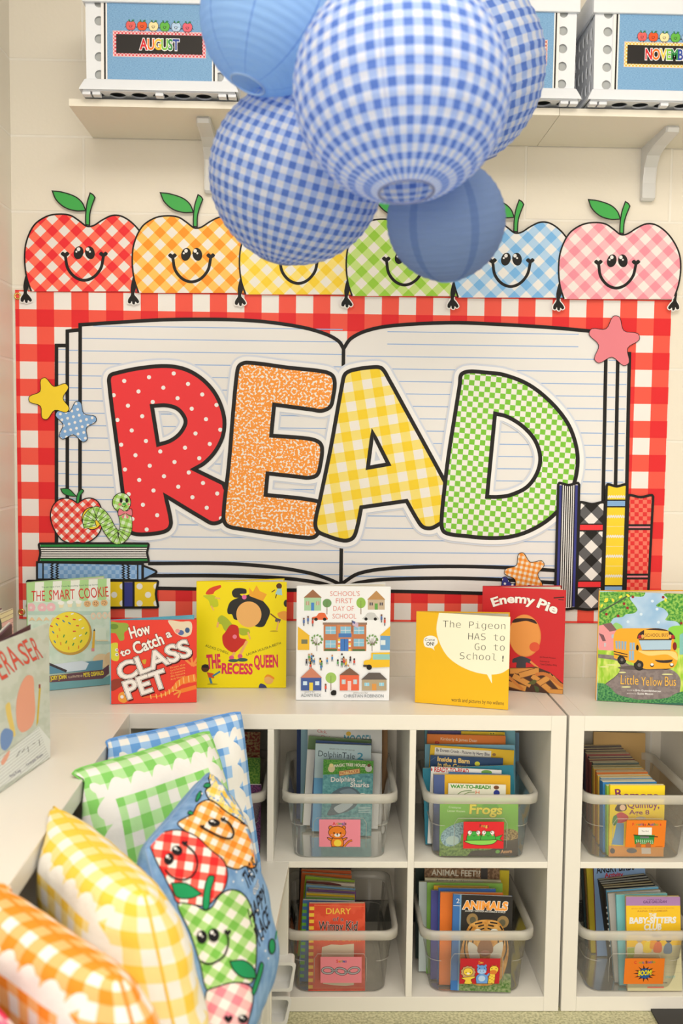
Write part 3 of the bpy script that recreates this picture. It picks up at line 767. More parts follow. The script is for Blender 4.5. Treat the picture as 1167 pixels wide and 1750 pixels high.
# ================================================================== picture books standing on the shelf tops
PAPER = flat(240, 230, 208, .8, .1)
def open_book(label, q, w, h, bl, br, art, face, ang, back, tpage=.006, inner=None, clipx=None, thick=.0028, rgt=None):
    """q: photo corners TL TR BR BL of the front cover; bl, br: its bottom corners on the shelf; ang: how far the covers stand apart"""
    bl, br = Vector(bl), Vector(br); d = (br-bl); d.z = 0; d.normalize(); n = Vector((d.y, -d.x, 0)); z0 = .7632
    if n.y > 0: n = -n
    t = thing('picture_book', label, 'book', (bl.x, bl.y, z0)); o = Vector((bl.x, bl.y, z0))
    H = homog(q, ((0, h), (w, h), (w, 0), (0, 0)))
    b = B(); b.prism([(0, 0), (w, 0), (w, h), (0, h)], [], -n*thick, face, o, d, (0, 0, 1))
    def fn(u, v, hh):
        x, z = H(u, v); return o+d*x+Vector((0, 0, z))+n*(hh+.00004)
    # everything printed is trimmed to the cover
    uvl = b.bm.loops.layers.uv.verify()
    tmp = B(); art.into(tmp, lambda u, v, hh: Vector((*H(u, v), hh)))
    for co, no in (((0, 0, 0), (-1, 0, 0)), ((w, 0, 0), (1, 0, 0)), ((0, 0, 0), (0, -1, 0)), ((0, h, 0), (0, 1, 0))):
        bmesh.ops.bisect_plane(tmp.bm, geom=tmp.bm.verts[:]+tmp.bm.edges[:]+tmp.bm.faces[:], plane_co=co, plane_no=no, clear_outer=True)
    tu = tmp.bm.loops.layers.uv.verify(); mp = {}
    for v in tmp.bm.verts: mp[v] = b.bm.verts.new(o+d*v.co.x+Vector((0, 0, v.co.y))+n*(v.co.z+.00004))
    for f in tmp.bm.faces:
        try: g = b.bm.faces.new([mp[v] for v in f.verts])
        except ValueError: continue
        g.material_index = b.mi(tmp.mats[f.material_index])
        for l1, l2 in zip(g.loops, f.loops): l1[uvl].uv = l2[tu].uv
    tmp.bm.free()
    b.build('front_cover', t, fixn=False)
    a = math.radians(ang); rot = Matrix.Rotation(a, 3, 'Z'); d2 = rot @ d; n2 = rot @ n
    hb = o-n*(thick+.0045)
    b = B(); b.prism([(0, 0), (w, 0), (w, h), (0, h)], [], -n2*thick, back, hb, d2, (0, 0, 1)); b.build('back_cover', t)
    b = B(); b.prism([(.0, .0), (.0, h), (.0045+thick*2, h), (.0045+thick*2, 0)], [], -d*.002, back, o, -n, (0, 0, 1)); b.build('spine', t)
    b = B(); b.prism([(.002, .003), (w-.004, .003), (w-.004, h-.003), (.002, h-.003)], [], n2*min(tpage, .0042), inner or PAPER, hb+n2*.0002, d2, (0, 0, 1))
    if ang > 8:
        r3 = Matrix.Rotation(a*.45, 3, 'Z'); d3 = r3 @ d; n3 = r3 @ n
        b.prism([(.002, .003), (w-.006, .003), (w-.006, h-.003), (.002, h-.003)], [], -n3*.0012, inner or PAPER, o-n*(thick+.0012), d3, (0, 0, 1))
    b.build('pages', t)
    return t
T = lambda *c: flat(*c)
# --- mint cookie book
a = Art().crop(0, 960, .29134)
a.rect(100, 80, 700, 800, noisy('mint', (206, 224, 200), (222, 234, 214), .05, .4, .6))
for k in range(10):
    x = 128+57*k; a.poly([(x+6, 90), (x+63, 85), (x+57, 232-(x-128)*.02), (x, 240-(x-128)*.02)], T(176, 214, 142) if k % 2 == 0 else T(238, 238, 222))
    a.ell(x+28, 238-(x-128)*.03, 28, 10, T(176, 214, 142) if k % 2 == 0 else T(238, 238, 222))
a.text('The #1 New York Times Bestselling Food Group Series', (232, 158), (590, 142), 9, T(70, 110, 100))
a.text('THE', (168, 238), (254, 236), 62, T(214, 52, 46), .0); a.text('SMART', (280, 232), (444, 226), 60, T(214, 52, 46), .0); a.text('COOKIE', (468, 226), (656, 212), 62, T(214, 52, 46), .0)
for x, y in ((165, 278), (235, 278), (292, 276)):
    a.ell(x, y, 28, 27, T(242, 186, 186)); a.ell(x, y, 9, 8, T(238, 220, 208))
for x, y in ((355, 258), (410, 254), (465, 252)):
    a.poly([(x-17, y-4), (x+17, y-4), (x+12, y+22), (x-12, y+22)], T(244, 230, 186)); a.ell(x, y-8, 20, 12, T(250, 246, 232))
for x, y in ((520, 256), (572, 254), (625, 250)):
    a.ell(x, y, 22, 20, T(232, 186, 130))
    for j in range(5): a.ell(x+10*math.cos(j*1.3), y+9*math.sin(j*1.3), 3, 3, T(140, 90, 60))
a.rect(140, 300, 676, 322, T(190, 214, 194)); a.rect(540, 480, 676, 495, T(190, 214, 194))
for k in range(4): a.ell(555+36*k, 330-2*k, 17, 22, T(240, 216, 186)); a.ell(555+36*k, 330-2*k, 7, 10, T(214, 228, 206))
for k in range(4): a.poly(spl([(152+45*k, 362, 1), (170+45*k, 336), (195+45*k, 360, 1), (172+45*k, 354)]), T(240, 206, 158))
a.rect(560, 400, 630, 470, T(226, 236, 214)); a.rect(570, 470, 640, 478, T(238, 222, 180))
a.ell(600, 590, 55, 40, T(236, 206, 160)); a.ell(655, 580, 40, 40, T(232, 198, 150))
a.ell(410, 430, 133, 128, T(206, 160, 70), 0, 40); a.ell(404, 424, 126, 120, T(250, 224, 66), 0, 40)
for k in range(26):
    th = 2.399*k; r = 20+95*math.sqrt((k+.5)/26); cx, cy = 402+r*math.cos(th), 420+.96*r*math.sin(th); dx, dy = 9*math.cos(k*1.9), 9*math.sin(k*1.9)
    a.line([(cx-dx, cy-dy), (cx+dx, cy+dy)], 7, (T(224, 70, 60), T(70, 150, 70), T(60, 130, 170), T(245, 245, 235), T(240, 150, 60))[k % 5])
a.poly([(552, 418), (564, 418), (556, 520), (540, 518)], T(240, 186, 66)); a.poly([(552, 418), (564, 418), (559, 402)], T(60, 60, 56)); a.rect(538, 518, 556, 536, T(236, 150, 150))
a.poly([(230, 620), (560, 590), (606, 585), (600, 640), (230, 670)], T(100, 150, 170)); a.poly([(300, 612), (480, 590), (520, 604), (500, 640), (380, 655)], T(224, 232, 236))
a.line([(270, 605), (385, 650)], 14, T(70, 62, 66))
a.poly([(150, 690), (600, 640), (640, 610), (640, 660), (600, 690), (150, 722)], T(110, 74, 84)); a.poly([(150, 722), (600, 690), (645, 670), (648, 720), (150, 770)], T(120, 170, 172))
a.text('JORY JOHN', (288, 700), (384, 690), 22, T(250, 226, 60), .03); a.text('ILLUSTRATED BY', (396, 688), (482, 680), 11, T(244, 220, 180)); a.text('PETE OSWALD', (488, 682), (608, 668), 22, T(250, 226, 60), .03)
open_book('pale green picture book with a round yellow sprinkled cookie, behind the pale eraser book', [(41, 996), (195, 989), (189, 1170), (46, 1184)], .216, .292, (.0845, -.2030, 0), (.2800, -.1115, 0), a, T(186, 216, 150), 12, T(176, 210, 150))
# --- red pet book
a = Art().crop(0, 960, .29134); RD = T(238, 66, 50)
a.rect(640, 330, 1170, 850, RD)
a.poly(spl([(648, 360), (700, 362), (750, 368), (752, 400), (730, 420), (728, 460), (705, 466), (680, 425), (650, 420)]), T(150, 170, 66)); a.ell(670, 385, 26, 16, T(110, 140, 50))
a.poly(spl([(650, 490), (690, 480), (692, 520), (700, 560), (690, 585), (655, 575)]), T(214, 206, 60)); a.ell(686, 521, 9, 9, WHT); a.ell(686, 548, 9, 9, WHT); a.ell(688, 521, 4, 4, BLK); a.ell(688, 548, 4, 4, BLK)
a.poly(spl([(985, 345), (1060, 350), (1120, 352), (1120, 420), (1080, 440), (1030, 420), (1010, 390)]), T(236, 214, 180)); a.ell(1060, 415, 18, 15, T(90, 110, 160)); a.ell(1098, 400, 14, 16, T(60, 90, 130)); a.ell(1040, 405, 14, 12, T(240, 150, 140))
TAIL = spl([(830, 797), (930, 790), (1000, 760), (1060, 705), (1150, 680)], False, 6); a.line(TAIL, [4, 6, 12, 18, 26, 34, 42, 46], T(246, 136, 50))
for k in range(3, len(TAIL)-1, 2): a.line([(TAIL[k][0], TAIL[k][1]-12-k*.4), (TAIL[k][0]+4, TAIL[k][1]+10+k*.3)], 5, T(250, 206, 120))
for th in (-100, -60, -20, 20): a.line([(1130, 610), (1130+55*math.cos(math.radians(th-40)), 610+55*math.sin(math.radians(th-40)))], 13, T(246, 146, 70))
for th in (110, 150, 190): a.line([(1060, 760), (1060+50*math.cos(math.radians(th)), 760+42*math.sin(math.radians(th)))], 9, T(246, 160, 70))
a.line([(1060, 760), (1150, 735)], 24, T(246, 136, 50))
a.poly(spl([(655, 700), (720, 690), (740, 712), (700, 740), (655, 760)]), T(150, 60, 44)); a.poly(spl([(700, 775), (740, 765), (755, 800), (730, 830), (695, 815)]), T(240, 160, 60)); a.ell(715, 795, 10, 10, WHT); a.ell(735, 775, 8, 8, WHT)
a.poly(spl([(832, 580), (856, 575), (850, 602), (838, 598)]), T(214, 170, 50))
CRM = T(250, 240, 226); DKR = T(96, 20, 16)
a.text('How', (770, 452), (884, 420), 62, CRM, .03, None, DKR, .03); a.text('to', (716, 560), (768, 538), 40, CRM, .03, None, DKR, .03); a.text('Catch', (795, 545), (962, 480), 66, CRM, .03, None, DKR, .03); a.text('a', (980, 447), (1006, 438), 44, CRM, .03, None, DKR, .03)
for s_, p0, p1, h_ in (('CLASS', (712, 700), (1125, 545), 96), ('PET', (752, 806), (985, 728), 100)):
    for ky in (1,): a.text(s_, (p0[0]+6, p0[1]+8), (p1[0]+6, p1[1]+8), h_, DKR, .05)
    a.text(s_, p0, p1, h_, CRM, .05, None, T(40, 20, 24), .018); a.text(s_, p0, p1, h_, CRM, .02, None, DKR, .012)
for k, s_ in enumerate(('From the', 'New York Times Bestselling', 'Creators', 'Alice Walstead &', 'Andy Elkerton')):
    a.text(s_, (1000, 628+17*k), (1085, 606+17*k), 10, T(250, 190, 90))
open_book('red picture book with large white letters CLASS PET and an orange lizard', [(190, 1062), (336, 1058), (336, 1201), (190, 1204)], .214, .214, (.3241, -.3112, 0), (.5371, -.2902, 0), a, RD, 16, T(96, 176, 196), inner=T(120, 190, 206))
# --- yellow playground book
a = Art().crop(320, 970, .30849); YL = T(252, 226, 0)
a.rect(40, 70, 560, 680, YL)
HR = T(40, 40, 38); PE = T(244, 182, 104)
a.poly(spl([(100, 150), (120, 120), (180, 100), (185, 112), (150, 135), (140, 150)]), T(226, 70, 40)); a.poly(spl([(85, 160), (150, 160), (170, 215), (130, 220), (115, 185)]), T(200, 206, 40)); a.line([(130, 215), (145, 240)], 8, PE); a.line([(150, 170), (180, 175)], 7, PE)
a.ell(508, 104, 16, 16, T(90, 50, 36)); a.poly([(500, 118), (522, 118), (526, 155), (486, 150)], T(170, 214, 214)); a.line([(494, 150), (488, 172)], 5, T(90, 50, 36)); a.line([(486, 125), (466, 138)], 5, T(90, 50, 36))
a.poly(spl([(500, 255), (548, 245), (552, 295), (510, 280)]), T(240, 160, 60)); a.ell(548, 200, 14, 20, HR); a.poly([(490, 280), (520, 290), (510, 310), (485, 300)], T(90, 80, 90)); a.line([(505, 300), (495, 350)], 8, PE); a.line([(460, 258), (495, 285)], 7, T(120, 70, 40)); a.ell(480, 355, 24, 4, T(200, 170, 30))
a.poly(spl([(300, 165), (370, 150), (430, 200), (458, 245), (440, 300), (420, 330), (375, 328), (330, 300), (260, 290), (245, 262), (225, 260), (220, 235), (240, 190)]), HR)
a.poly(spl([(258, 168), (245, 140), (265, 118), (322, 122), (325, 145), (290, 150), (305, 165)]), HR); a.ell(314, 166, 13, 13, T(236, 110, 160))
a.ell(340, 262, 70, 72, PE, -12, 30)
a.poly([(343, 160), (340, 112), (362, 138), (382, 100), (400, 132), (440, 150), (418, 188)], T(246, 170, 50))
a.poly(spl([(168, 285), (190, 268), (225, 290), (258, 340), (240, 372), (205, 350), (188, 318), (172, 312)]), T(176, 188, 50)); a.line([(170, 305), (165, 335)], 11, PE)
a.poly(spl([(270, 340), (340, 345), (345, 368), (300, 378)]), T(176, 188, 50)); a.line([(335, 360), (348, 400)], 9, PE)
a.poly(spl([(240, 320), (280, 330), (290, 390), (328, 405), (290, 450), (255, 474), (205, 440), (193, 385), (210, 360)]), T(206, 46, 36)); a.ell(262, 386, 12, 12, T(240, 130, 150))
a.line([(330, 410), (290, 490)], 16, PE); a.line([(262, 472), (245, 500)], 14, PE); a.ell(245, 502, 14, 12, T(226, 90, 130)); a.ell(292, 494, 14, 12, T(226, 90, 130)); a.ell(255, 518, 28, 9, T(60, 90, 86)); a.ell(305, 514, 30, 10, T(60, 90, 86))
a.text('ALEXIS O\'NEILL', (98, 440), (228, 484), 13, T(80, 80, 30), 0); a.text('LAURA HULISKA-BEITH', (330, 492), (520, 426), 13, T(80, 80, 30), 0)
MG = T(226, 50, 84)
a.text('THE', (112, 562), (186, 556), 72, MG, .04, None, None, 0); a.text('RECESS', (192, 588), (360, 592), 54, MG, .04); a.text('QUEEN', (372, 556), (502, 552), 64, MG, .04)
a.ell(100, 560, 22, 22, T(100, 56, 40)); a.poly([(80, 545), (118, 540), (116, 560), (82, 556)], HR); a.poly([(108, 582), (146, 590), (150, 615), (118, 612)], T(226, 80, 40)); a.line([(125, 612), (135, 645)], 12, T(70, 130, 150)); a.line([(140, 605), (182, 578)], 10, T(70, 130, 150)); a.ell(140, 648, 30, 4, T(190, 170, 20))
a.ell(452, 624, 26, 24, PE); a.poly(spl([(428, 612), (445, 594), (480, 610), (482, 622), (450, 606)]), T(246, 150, 40)); a.poly(spl([(398, 668), (405, 645), (430, 652), (440, 668)]), T(60, 66, 110))
open_book('bright yellow picture book with a black-haired child in a red dress, leaning by the wall', [(336, 995), (490, 995), (489, 1176), (337, 1176)], .2405, .290, (.5195, -.1437, 0), (.7602, -.1379, 0), a, YL, 14, T(240, 214, 20))
# --- white town book
a = Art().crop(320, 970, .30849); a.rect(600, 90, 1140, 750, T(244, 241, 236))
def house(x0, x1, yr, ye, yb, wall, roof, door, win, flat_=0):
    a.rect(x0, ye, x1, yb, wall)
    a.poly([(x0-4, ye), ((x0+x1)/2-flat_, yr), ((x0+x1)/2+flat_+1, yr), (x1+4, ye)], roof)
    w = x1-x0; cx = (x0+x1)/2
    a.rect(cx-w*.09, yb-(yb-ye)*.62, cx+w*.09, yb, door)
    for sx in (-.3, .3): a.rect(cx+w*sx-w*.1, ye+(yb-ye)*.28, cx+w*sx+w*.1, ye+(yb-ye)*.58, win); a.line([(cx+w*sx, ye+(yb-ye)*.28), (cx+w*sx, ye+(yb-ye)*.58)], 2, WHT)
def tree(x, y, rx, ry, base, col):
    a.line([(x, y), (x, base)], 4, T(130, 100, 80)); a.ell(x, y, rx, ry, col); a.line([(x, y-ry*.4), (x, y+ry)], 2, T(110, 110, 70))
house(646, 740, 124, 170, 242, T(170, 206, 160), T(158, 106, 72), T(70, 130, 200), T(190, 160, 130)); house(1000, 1094, 130, 180, 236, T(200, 176, 146), T(190, 140, 84), T(96, 160, 70), T(90, 80, 80))
tree(773, 200, 25, 24, 262, T(110, 150, 90)); tree(962, 198, 26, 30, 262, T(150, 190, 80)); tree(797, 614, 30, 30, 684, T(160, 196, 96))
a.poly(spl([(690, 280), (715, 272), (728, 256), (760, 256), (770, 274), (778, 285), (775, 292), (692, 290)]), T(232, 106, 60)); a.ell(712, 290, 10, 9, BLK); a.ell(760, 290, 10, 9, BLK)
a.poly(spl([(970, 284), (985, 272), (1000, 254), (1035, 254), (1050, 272), (1062, 284), (1058, 292), (972, 290)]), T(206, 204, 198)); a.ell(990, 288, 9, 9, BLK); a.ell(1042, 288, 9, 9, BLK)
for s_, y, x0, x1 in (("SCHOOL'S", 160, 790, 955), ('FIRST', 200, 822, 914), ('DAY OF', 243, 808, 922), ('SCHOOL', 286, 804, 936)): a.text(s_, (x0, y), (x1, y), 27, T(226, 146, 134))
a.rect(755, 318, 992, 466, T(196, 120, 76)); a.rect(750, 308, 996, 320, T(150, 120, 100)); a.rect(830, 320, 912, 466, T(206, 132, 86))
for x, y in ((765, 330), (848, 330), (922, 330), (765, 406), (922, 398)): a.rect(x, y, x+58, y+42, T(140, 190, 210)); a.line([(x+29, y), (x+29, y+42)], 2, WHT); a.line([(x, y+21), (x+58, y+21)], 2, WHT)
a.rect(838, 368, 910, 390, T(70, 120, 180)); a.rect(848, 398, 892, 466, T(66, 120, 190)); a.line([(870, 398), (870, 466)], 2, T(30, 60, 110))
for k in range(6): a.rect(835, 400+11*k, 847, 410+11*k, (T(240, 220, 80), T(236, 240, 236), T(226, 120, 90))[k % 3]); a.rect(894, 400+11*k, 906, 410+11*k, (T(236, 240, 236), T(226, 120, 90), T(240, 220, 80))[k % 3])
a.rect(760, 455, 830, 466, T(80, 110, 60)); a.rect(915, 455, 985, 466, T(80, 110, 60))
a.line([(912, 295), (912, 360)], 3, T(90, 70, 60)); a.poly([(914, 296), (948, 312), (946, 338), (914, 322)], T(206, 180, 196)); a.poly([(914, 296), (930, 303), (929, 316), (914, 308)], T(90, 100, 150))
a.rect(612, 380, 676, 460, T(238, 186, 50)); a.poly([(612, 330), (612, 382), (680, 382)], T(238, 186, 50)); a.rect(632, 402, 666, 426, T(120, 120, 90))
a.rect(1070, 376, 1128, 460, T(110, 160, 200)); a.poly([(1066, 380), (1128, 325), (1128, 382)], T(238, 186, 50)); a.rect(1072, 405, 1098, 432, T(226, 232, 226))
for cx in (718, 1024):
    a.line([(cx, 395), (cx, 466)], 3, T(120, 100, 80))
    for k in range(11): q = rnd.random()*PI*2; a.line([(cx, 432), (cx+26*math.cos(q), 405+22*math.sin(q))], 1.5, T(120, 100, 80)); a.ell(cx+28*math.cos(k*.6), 404+26*math.sin(k*.6), 7, 5, T(120, 160, 90), k*40)
for k in range(24):
    x = 655+rnd.random()*290; y = 478+rnd.random()*78
    if 735 > x > 640 or True:
        s_ = T(*rnd.choice([(90, 56, 44), (200, 150, 110), (50, 40, 38)])); c_ = T(*rnd.choice([(220, 80, 60), (80, 140, 190), (240, 190, 60), (90, 160, 90), (60, 60, 70), (226, 236, 230)]))
        a.ell(x, y, 5, 6, s_); a.rect(x-5, y+6, x+5, y+20, c_); a.line([(x-3, y+20), (x-4, y+32)], 2.5, T(60, 60, 70)); a.line([(x+3, y+20), (x+4, y+32)], 2.5, T(60, 60, 70))
for x, y in ((645, 302), (668, 292), (694, 304), (1076, 282), (1094, 300), (768, 666)):
    a.ell(x, y-16, 5, 6, T(120, 80, 60)); a.rect(x-5, y-10, x+5, y+8, T(*rnd.choice([(80, 110, 170), (220, 80, 60)]))); a.line([(x, y+8), (x, y+24)], 5, T(60, 60, 80))
a.poly(spl([(980, 520), (1015, 508), (1020, 474, 1), (1125, 472, 1), (1125, 552, 1), (985, 552)]), T(240, 190, 40)); a.rect(1028, 482, 1122, 512, T(150, 200, 190)); a.rect(975, 540, 1000, 552, T(70, 60, 56)); a.ell(1008, 554, 15, 15, BLK)
house(632, 744, 556, 612, 682, T(66, 90, 150), T(206, 130, 100), T(240, 206, 60), T(206, 226, 236)); house(846, 952, 556, 598, 682, T(230, 100, 66), T(126, 90, 70), T(240, 200, 190), T(190, 206, 206)); house(968, 1104, 584, 622, 682, T(180, 160, 126), T(96, 86, 80), T(220, 150, 70), T(150, 206, 220), 30)
a.poly(spl([(797, 690), (810, 680), (826, 684), (824, 706), (800, 706)]), BLK)
a.text('story by', (652, 694), (708, 692), 8, T(140, 140, 130)); a.text('ADAM REX', (632, 716), (744, 716), 17, T(110, 120, 126)); a.text('pictures by', (922, 698), (1000, 698), 8, T(140, 140, 130)); a.text('CHRISTIAN ROBINSON', (868, 720), (1088, 720), 17, T(110, 120, 126))
open_book('white picture book covered with small coloured houses around a brick school', [(507.6, 1002), (668, 1003), (665, 1198), (507.6, 1197)], .240, .2985, (.7918, -.2622, 0), (1.0323, -.2627, 0), a, T(240, 238, 232), 15, T(236, 232, 226))
# --- mustard book with speech bubbles
a = Art().crop(680, 980, .27421); MU = T(240, 184, 22)
a.rect(90, 220, 720, 880, MU)
a.poly(spl([(258, 240, 1), (710, 262, 1), (700, 590, 1), (640, 625), (560, 632), (470, 615), (380, 575), (310, 520), (262, 440), (240, 350)], True, 5), T(246, 240, 208)); a.poly([(552, 628), (582, 624), (586, 690)], T(246, 240, 208))
for s_, x0, x1, y0, y1 in (('The Pigeon', 278, 668, 338, 352), ('HAS to', 436, 664, 415, 424), ('Go to', 476, 664, 480, 485), ('School', 384, 612, 536, 546)): a.text(s_, (x0, y0), (x1, y1), 42, T(60, 54, 46), -.012, MONO)
a.text('!', (649, 550), (655, 550.3), 34, T(30, 26, 24), .02)
a.poly(spl([(160, 435), (165, 405), (200, 390), (238, 402), (248, 435), (225, 462), (229, 482, 1), (208, 467), (172, 460)], True, 5), T(244, 240, 228)); a.text('Come', (168, 424), (230, 424), 18, T(60, 54, 46)); a.text('ON!', (178, 452), (226, 452), 22, T(60, 54, 46), .02)
a.text('words and pictures by mo willems', (332, 800), (660, 824), 24, T(60, 50, 30), 0)
open_book('square mustard book with cream speech bubble and typewriter lettering', [(713, 1046), (871.5, 1055.5), (868, 1214), (710, 1201)], .2365, .2368, (1.0994, -.2782, 0), (1.3260, -.3444, 0), a, MU, 14, T(232, 176, 30), inner=T(196, 190, 170))
# --- red pie book
a = Art().crop(680, 980, .27421); R2 = T(206, 34, 40)
a.rect(500, 60, 1080, 780, R2)
a.text('Enemy', (592, 210), (842, 200), 52, CRM, .035, None, T(110, 20, 24), .02, .62); a.text('Pie', (866, 212), (985, 254), 56, CRM, .035, None, T(110, 20, 24), .02, -.1)
a.line([(970, 155), (1038, 150)], 8, T(60, 10, 14)); a.line([(1000, 165), (1034, 168)], 5, T(60, 10, 14))
a.ell(792, 392, 100, 132, T(222, 136, 60), -4, 36); a.ell(790, 390, 96, 128, T(232, 150, 70), -4, 36)
a.poly(spl([(712, 312), (722, 292), (742, 284), (810, 284), (850, 294), (866, 318), (800, 300)]), T(52, 26, 20)); a.ell(852, 462, 32, 30, T(222, 84, 50))
a.poly(spl([(716, 536, 1), (770, 520), (828, 540, 1), (832, 566), (800, 560), (796, 592), (740, 590), (740, 560), (715, 560)]), T(62, 60, 64)); a.line([(826, 552), (884, 600)], 12, T(226, 140, 66))
a.poly([(690, 600), (860, 584), (950, 620), (1034, 690), (1036, 760), (690, 730)], T(70, 40, 26))
for x0, y0, x1, y1 in ((700, 612, 880, 610), (720, 640, 830, 700), (690, 690, 800, 722), (840, 640, 960, 740), (760, 640, 860, 612), (880, 690, 960, 640), (960, 650, 1030, 730), (950, 740, 1030, 745)):
    a.line([(x0, y0), (x1, y1)], 40, T(120, 70, 30)); a.line([(x0, y0), (x1, y1)], 32, T(214, 146, 66))
for k in range(16): a.ell(870+12*k, 632-18*math.sin(k*.35)+k*4, 13, 11, T(200, 116, 50))
for k in range(10): a.ell(695+9*k, 650+8*k, 10, 9, T(206, 126, 56))
a.poly(spl([(810, 690, 1), (850, 665), (870, 672, 1), (850, 695)]), T(90, 90, 40)); a.poly(spl([(850, 700, 1), (862, 740), (880, 750, 1), (880, 715)]), T(70, 80, 40))
a.text('by Derek Munson', (886, 528), (984, 536), 9, T(90, 14, 18)); a.text('illustrated by', (886, 553), (946, 558), 8, T(90, 14, 18)); a.text('Tara Calahan King', (888, 574), (992, 580), 10, T(90, 14, 18))
open_book('red picture book with an orange round head above brown pie slices, behind the mustard book', [(825, 1003), (967.5, 1009), (963, 1187), (823, 1177)], .219, .2818, (1.2938, -.1312, 0), (1.5065, -.1879, 0), a, R2, 20, T(190, 40, 44))
# --- bus book
a = Art().crop(980, 980, .16024)
LEAF = noisy('foliage', (60, 140, 52), (150, 196, 84), .22, .42, .6); LEAF2 = noisy('hedge', (44, 110, 70), (96, 160, 90), .3, .4, .6); GRS = noisy('lawn', (150, 196, 50), (214, 224, 110), .12, .4, .65, .5, 2, 3); ASPH = noisy('road', (126, 112, 108), (140, 126, 120), .12); SKY = noisy('painted_sky', (150, 186, 216), (186, 208, 226), .03, .35, .65)
a.rect(240, 180, 1500, 1450, SKY)
for x, y in ((720, 440), (890, 385), (905, 525), (840, 300), (580, 520)): a.ell(x, y, 16, 15, T(214, 228, 238))
a.poly(spl([(880, 350), (930, 305), (1000, 270), (960, 230), (1080, 200), (1500, 195, 1), (1500, 620, 1), (1180, 600), (1100, 520), (980, 500), (1010, 440), (960, 380)]), LEAF); a.poly(spl([(1010, 600), (1120, 560), (1300, 600), (1300, 860, 1), (1090, 840)]), T(140, 206, 70))
a.poly(spl([(262, 200, 1), (760, 205), (740, 250), (600, 260), (680, 390), (640, 430), (560, 440), (520, 470), (430, 480), (380, 540), (262, 560, 1)]), LEAF); a.line(spl([(275, 420), (400, 350), (520, 280), (600, 225)], False), 16, T(70, 84, 60))
a.poly(spl([(400, 580), (450, 530), (520, 570), (500, 620), (430, 620)]), T(150, 200, 110))
for x, y in ((345, 300), (420, 290), (500, 255), (580, 240), (300, 350), (350, 280), (980, 285)): a.ell(x, y, 22, 12, T(240, 220, 60), x)
for x, y in ((632, 255), (538, 328), (575, 372), (350, 440), (475, 458), (955, 258), (1148, 535)): a.ell(x, y, 15, 15, T(150, 30, 36))
a.rect(255, 800, 1500, 1450, GRS)
a.poly([(270, 560), (390, 540), (460, 610), (450, 830), (265, 820)], T(232, 150, 150)); a.poly([(310, 545), (400, 530), (462, 610), (385, 625)], T(130, 90, 90)); a.poly([(268, 640), (320, 660), (345, 725), (310, 728)], T(120, 80, 84)); a.rect(405, 655, 430, 695, T(180, 190, 200)); a.rect(325, 745, 345, 785, T(200, 190, 190))
a.poly([(1130, 660), (1200, 620), (1300, 660), (1300, 870), (1130, 870)], T(130, 190, 180))
a.poly(spl([(262, 865, 1), (420, 880), (520, 920), (600, 980), (900, 1000), (1060, 1040), (1130, 1110), (1140, 1200), (1110, 1330), (1000, 1420, 1), (300, 1420, 1), (262, 1300, 1), (330, 1190), (470, 1080), (505, 1000), (470, 940), (262, 905, 1)]), ASPH)
a.line(spl([(330, 1195), (470, 1080), (505, 1000), (480, 950)], False), 6, T(90, 80, 76))
for x, y, w in ((520, 1060, 40), (560, 1215, 50), (1000, 1080, 60), (400, 980, 60), (330, 1000, 50)): a.ell(x, y, w, 7, T(226, 222, 150))
OB = T(244, 168, 40); OD = T(224, 140, 34)
a.ell(760, 1010, 290, 26, T(96, 84, 80))
for x, y, r in ((515, 925, 48), (700, 980, 58)): a.ell(x, y, r, r*1.05, BLK)
a.ell(980, 1010, 50, 22, BLK)
a.poly(spl([(425, 760, 1), (430, 660), (470, 600), (560, 590), (760, 590), (900, 590), (1000, 610), (1050, 660), (1075, 700), (1060, 800), (1108, 860), (1100, 960), (1060, 1010), (900, 1020), (740, 1015), (690, 925), (650, 960), (600, 945), (545, 920), (520, 880), (480, 880), (465, 915), (430, 905, 1)], True, 4), OB)
for x, y, r in ((515, 925, 36), (700, 980, 46)): a.ell(x, y, r, r*1.05, T(40, 36, 34)); a.ell(x, y, r*.4, r*.45, T(120, 110, 100))
a.poly(spl([(690, 830), (800, 835), (1000, 830), (1090, 850), (1105, 930), (1000, 870), (800, 880)]), T(250, 206, 120))
a.poly(spl([(675, 700, 1), (690, 650), (760, 605), (900, 590), (1020, 620), (1075, 670), (1085, 705, 1)], True, 5), T(50, 34, 30)); a.poly([(752, 604), (1012, 618), (1018, 706), (752, 706)], T(250, 180, 60))
for x in (735, 1030): a.ell(x, 675, 16, 20, T(240, 170, 90))
for x in (705, 1058): a.ell(x, 680, 18, 22, T(170, 30, 34))
a.text('SCHOOL BUS', (764, 680), (1006, 676), 34, T(60, 44, 36), .0)
a.poly([(695, 715), (1045, 712), (1035, 820), (730, 822)], T(176, 200, 214)); a.line([(695, 712), (1045, 710)], 12, T(60, 44, 40)); a.line([(730, 823), (1036, 820)], 6, T(80, 60, 50))
for k in range(4): a.poly([(445+32*k, 722+2*k), (468+32*k, 725+2*k), (470+29*k, 815+3*k), (450+30*k, 800+5*k)], T(140, 170, 190))
for x in (598, 628): a.rect(x, 742, x+24, 820, T(150, 180, 200)); a.rect(x-8, 828, x+16, 930, T(150, 180, 200))
a.line([(428, 835), (575, 870)], 10, T(50, 36, 30)); a.line([(428, 862), (575, 895)], 10, T(50, 36, 30))
a.ell(680, 795, 15, 30, BLK); a.ell(1078, 780, 22, 44, T(130, 20, 24))
a.poly(spl([(862, 925, 1), (960, 930), (1060, 922, 1), (1040, 950), (970, 958), (900, 950)], True, 3), T(56, 42, 36))
for x in (836, 1046): a.ell(x, 980, 22, 20, BLK); a.ell(x, 975, 17, 14, T(240, 236, 226))
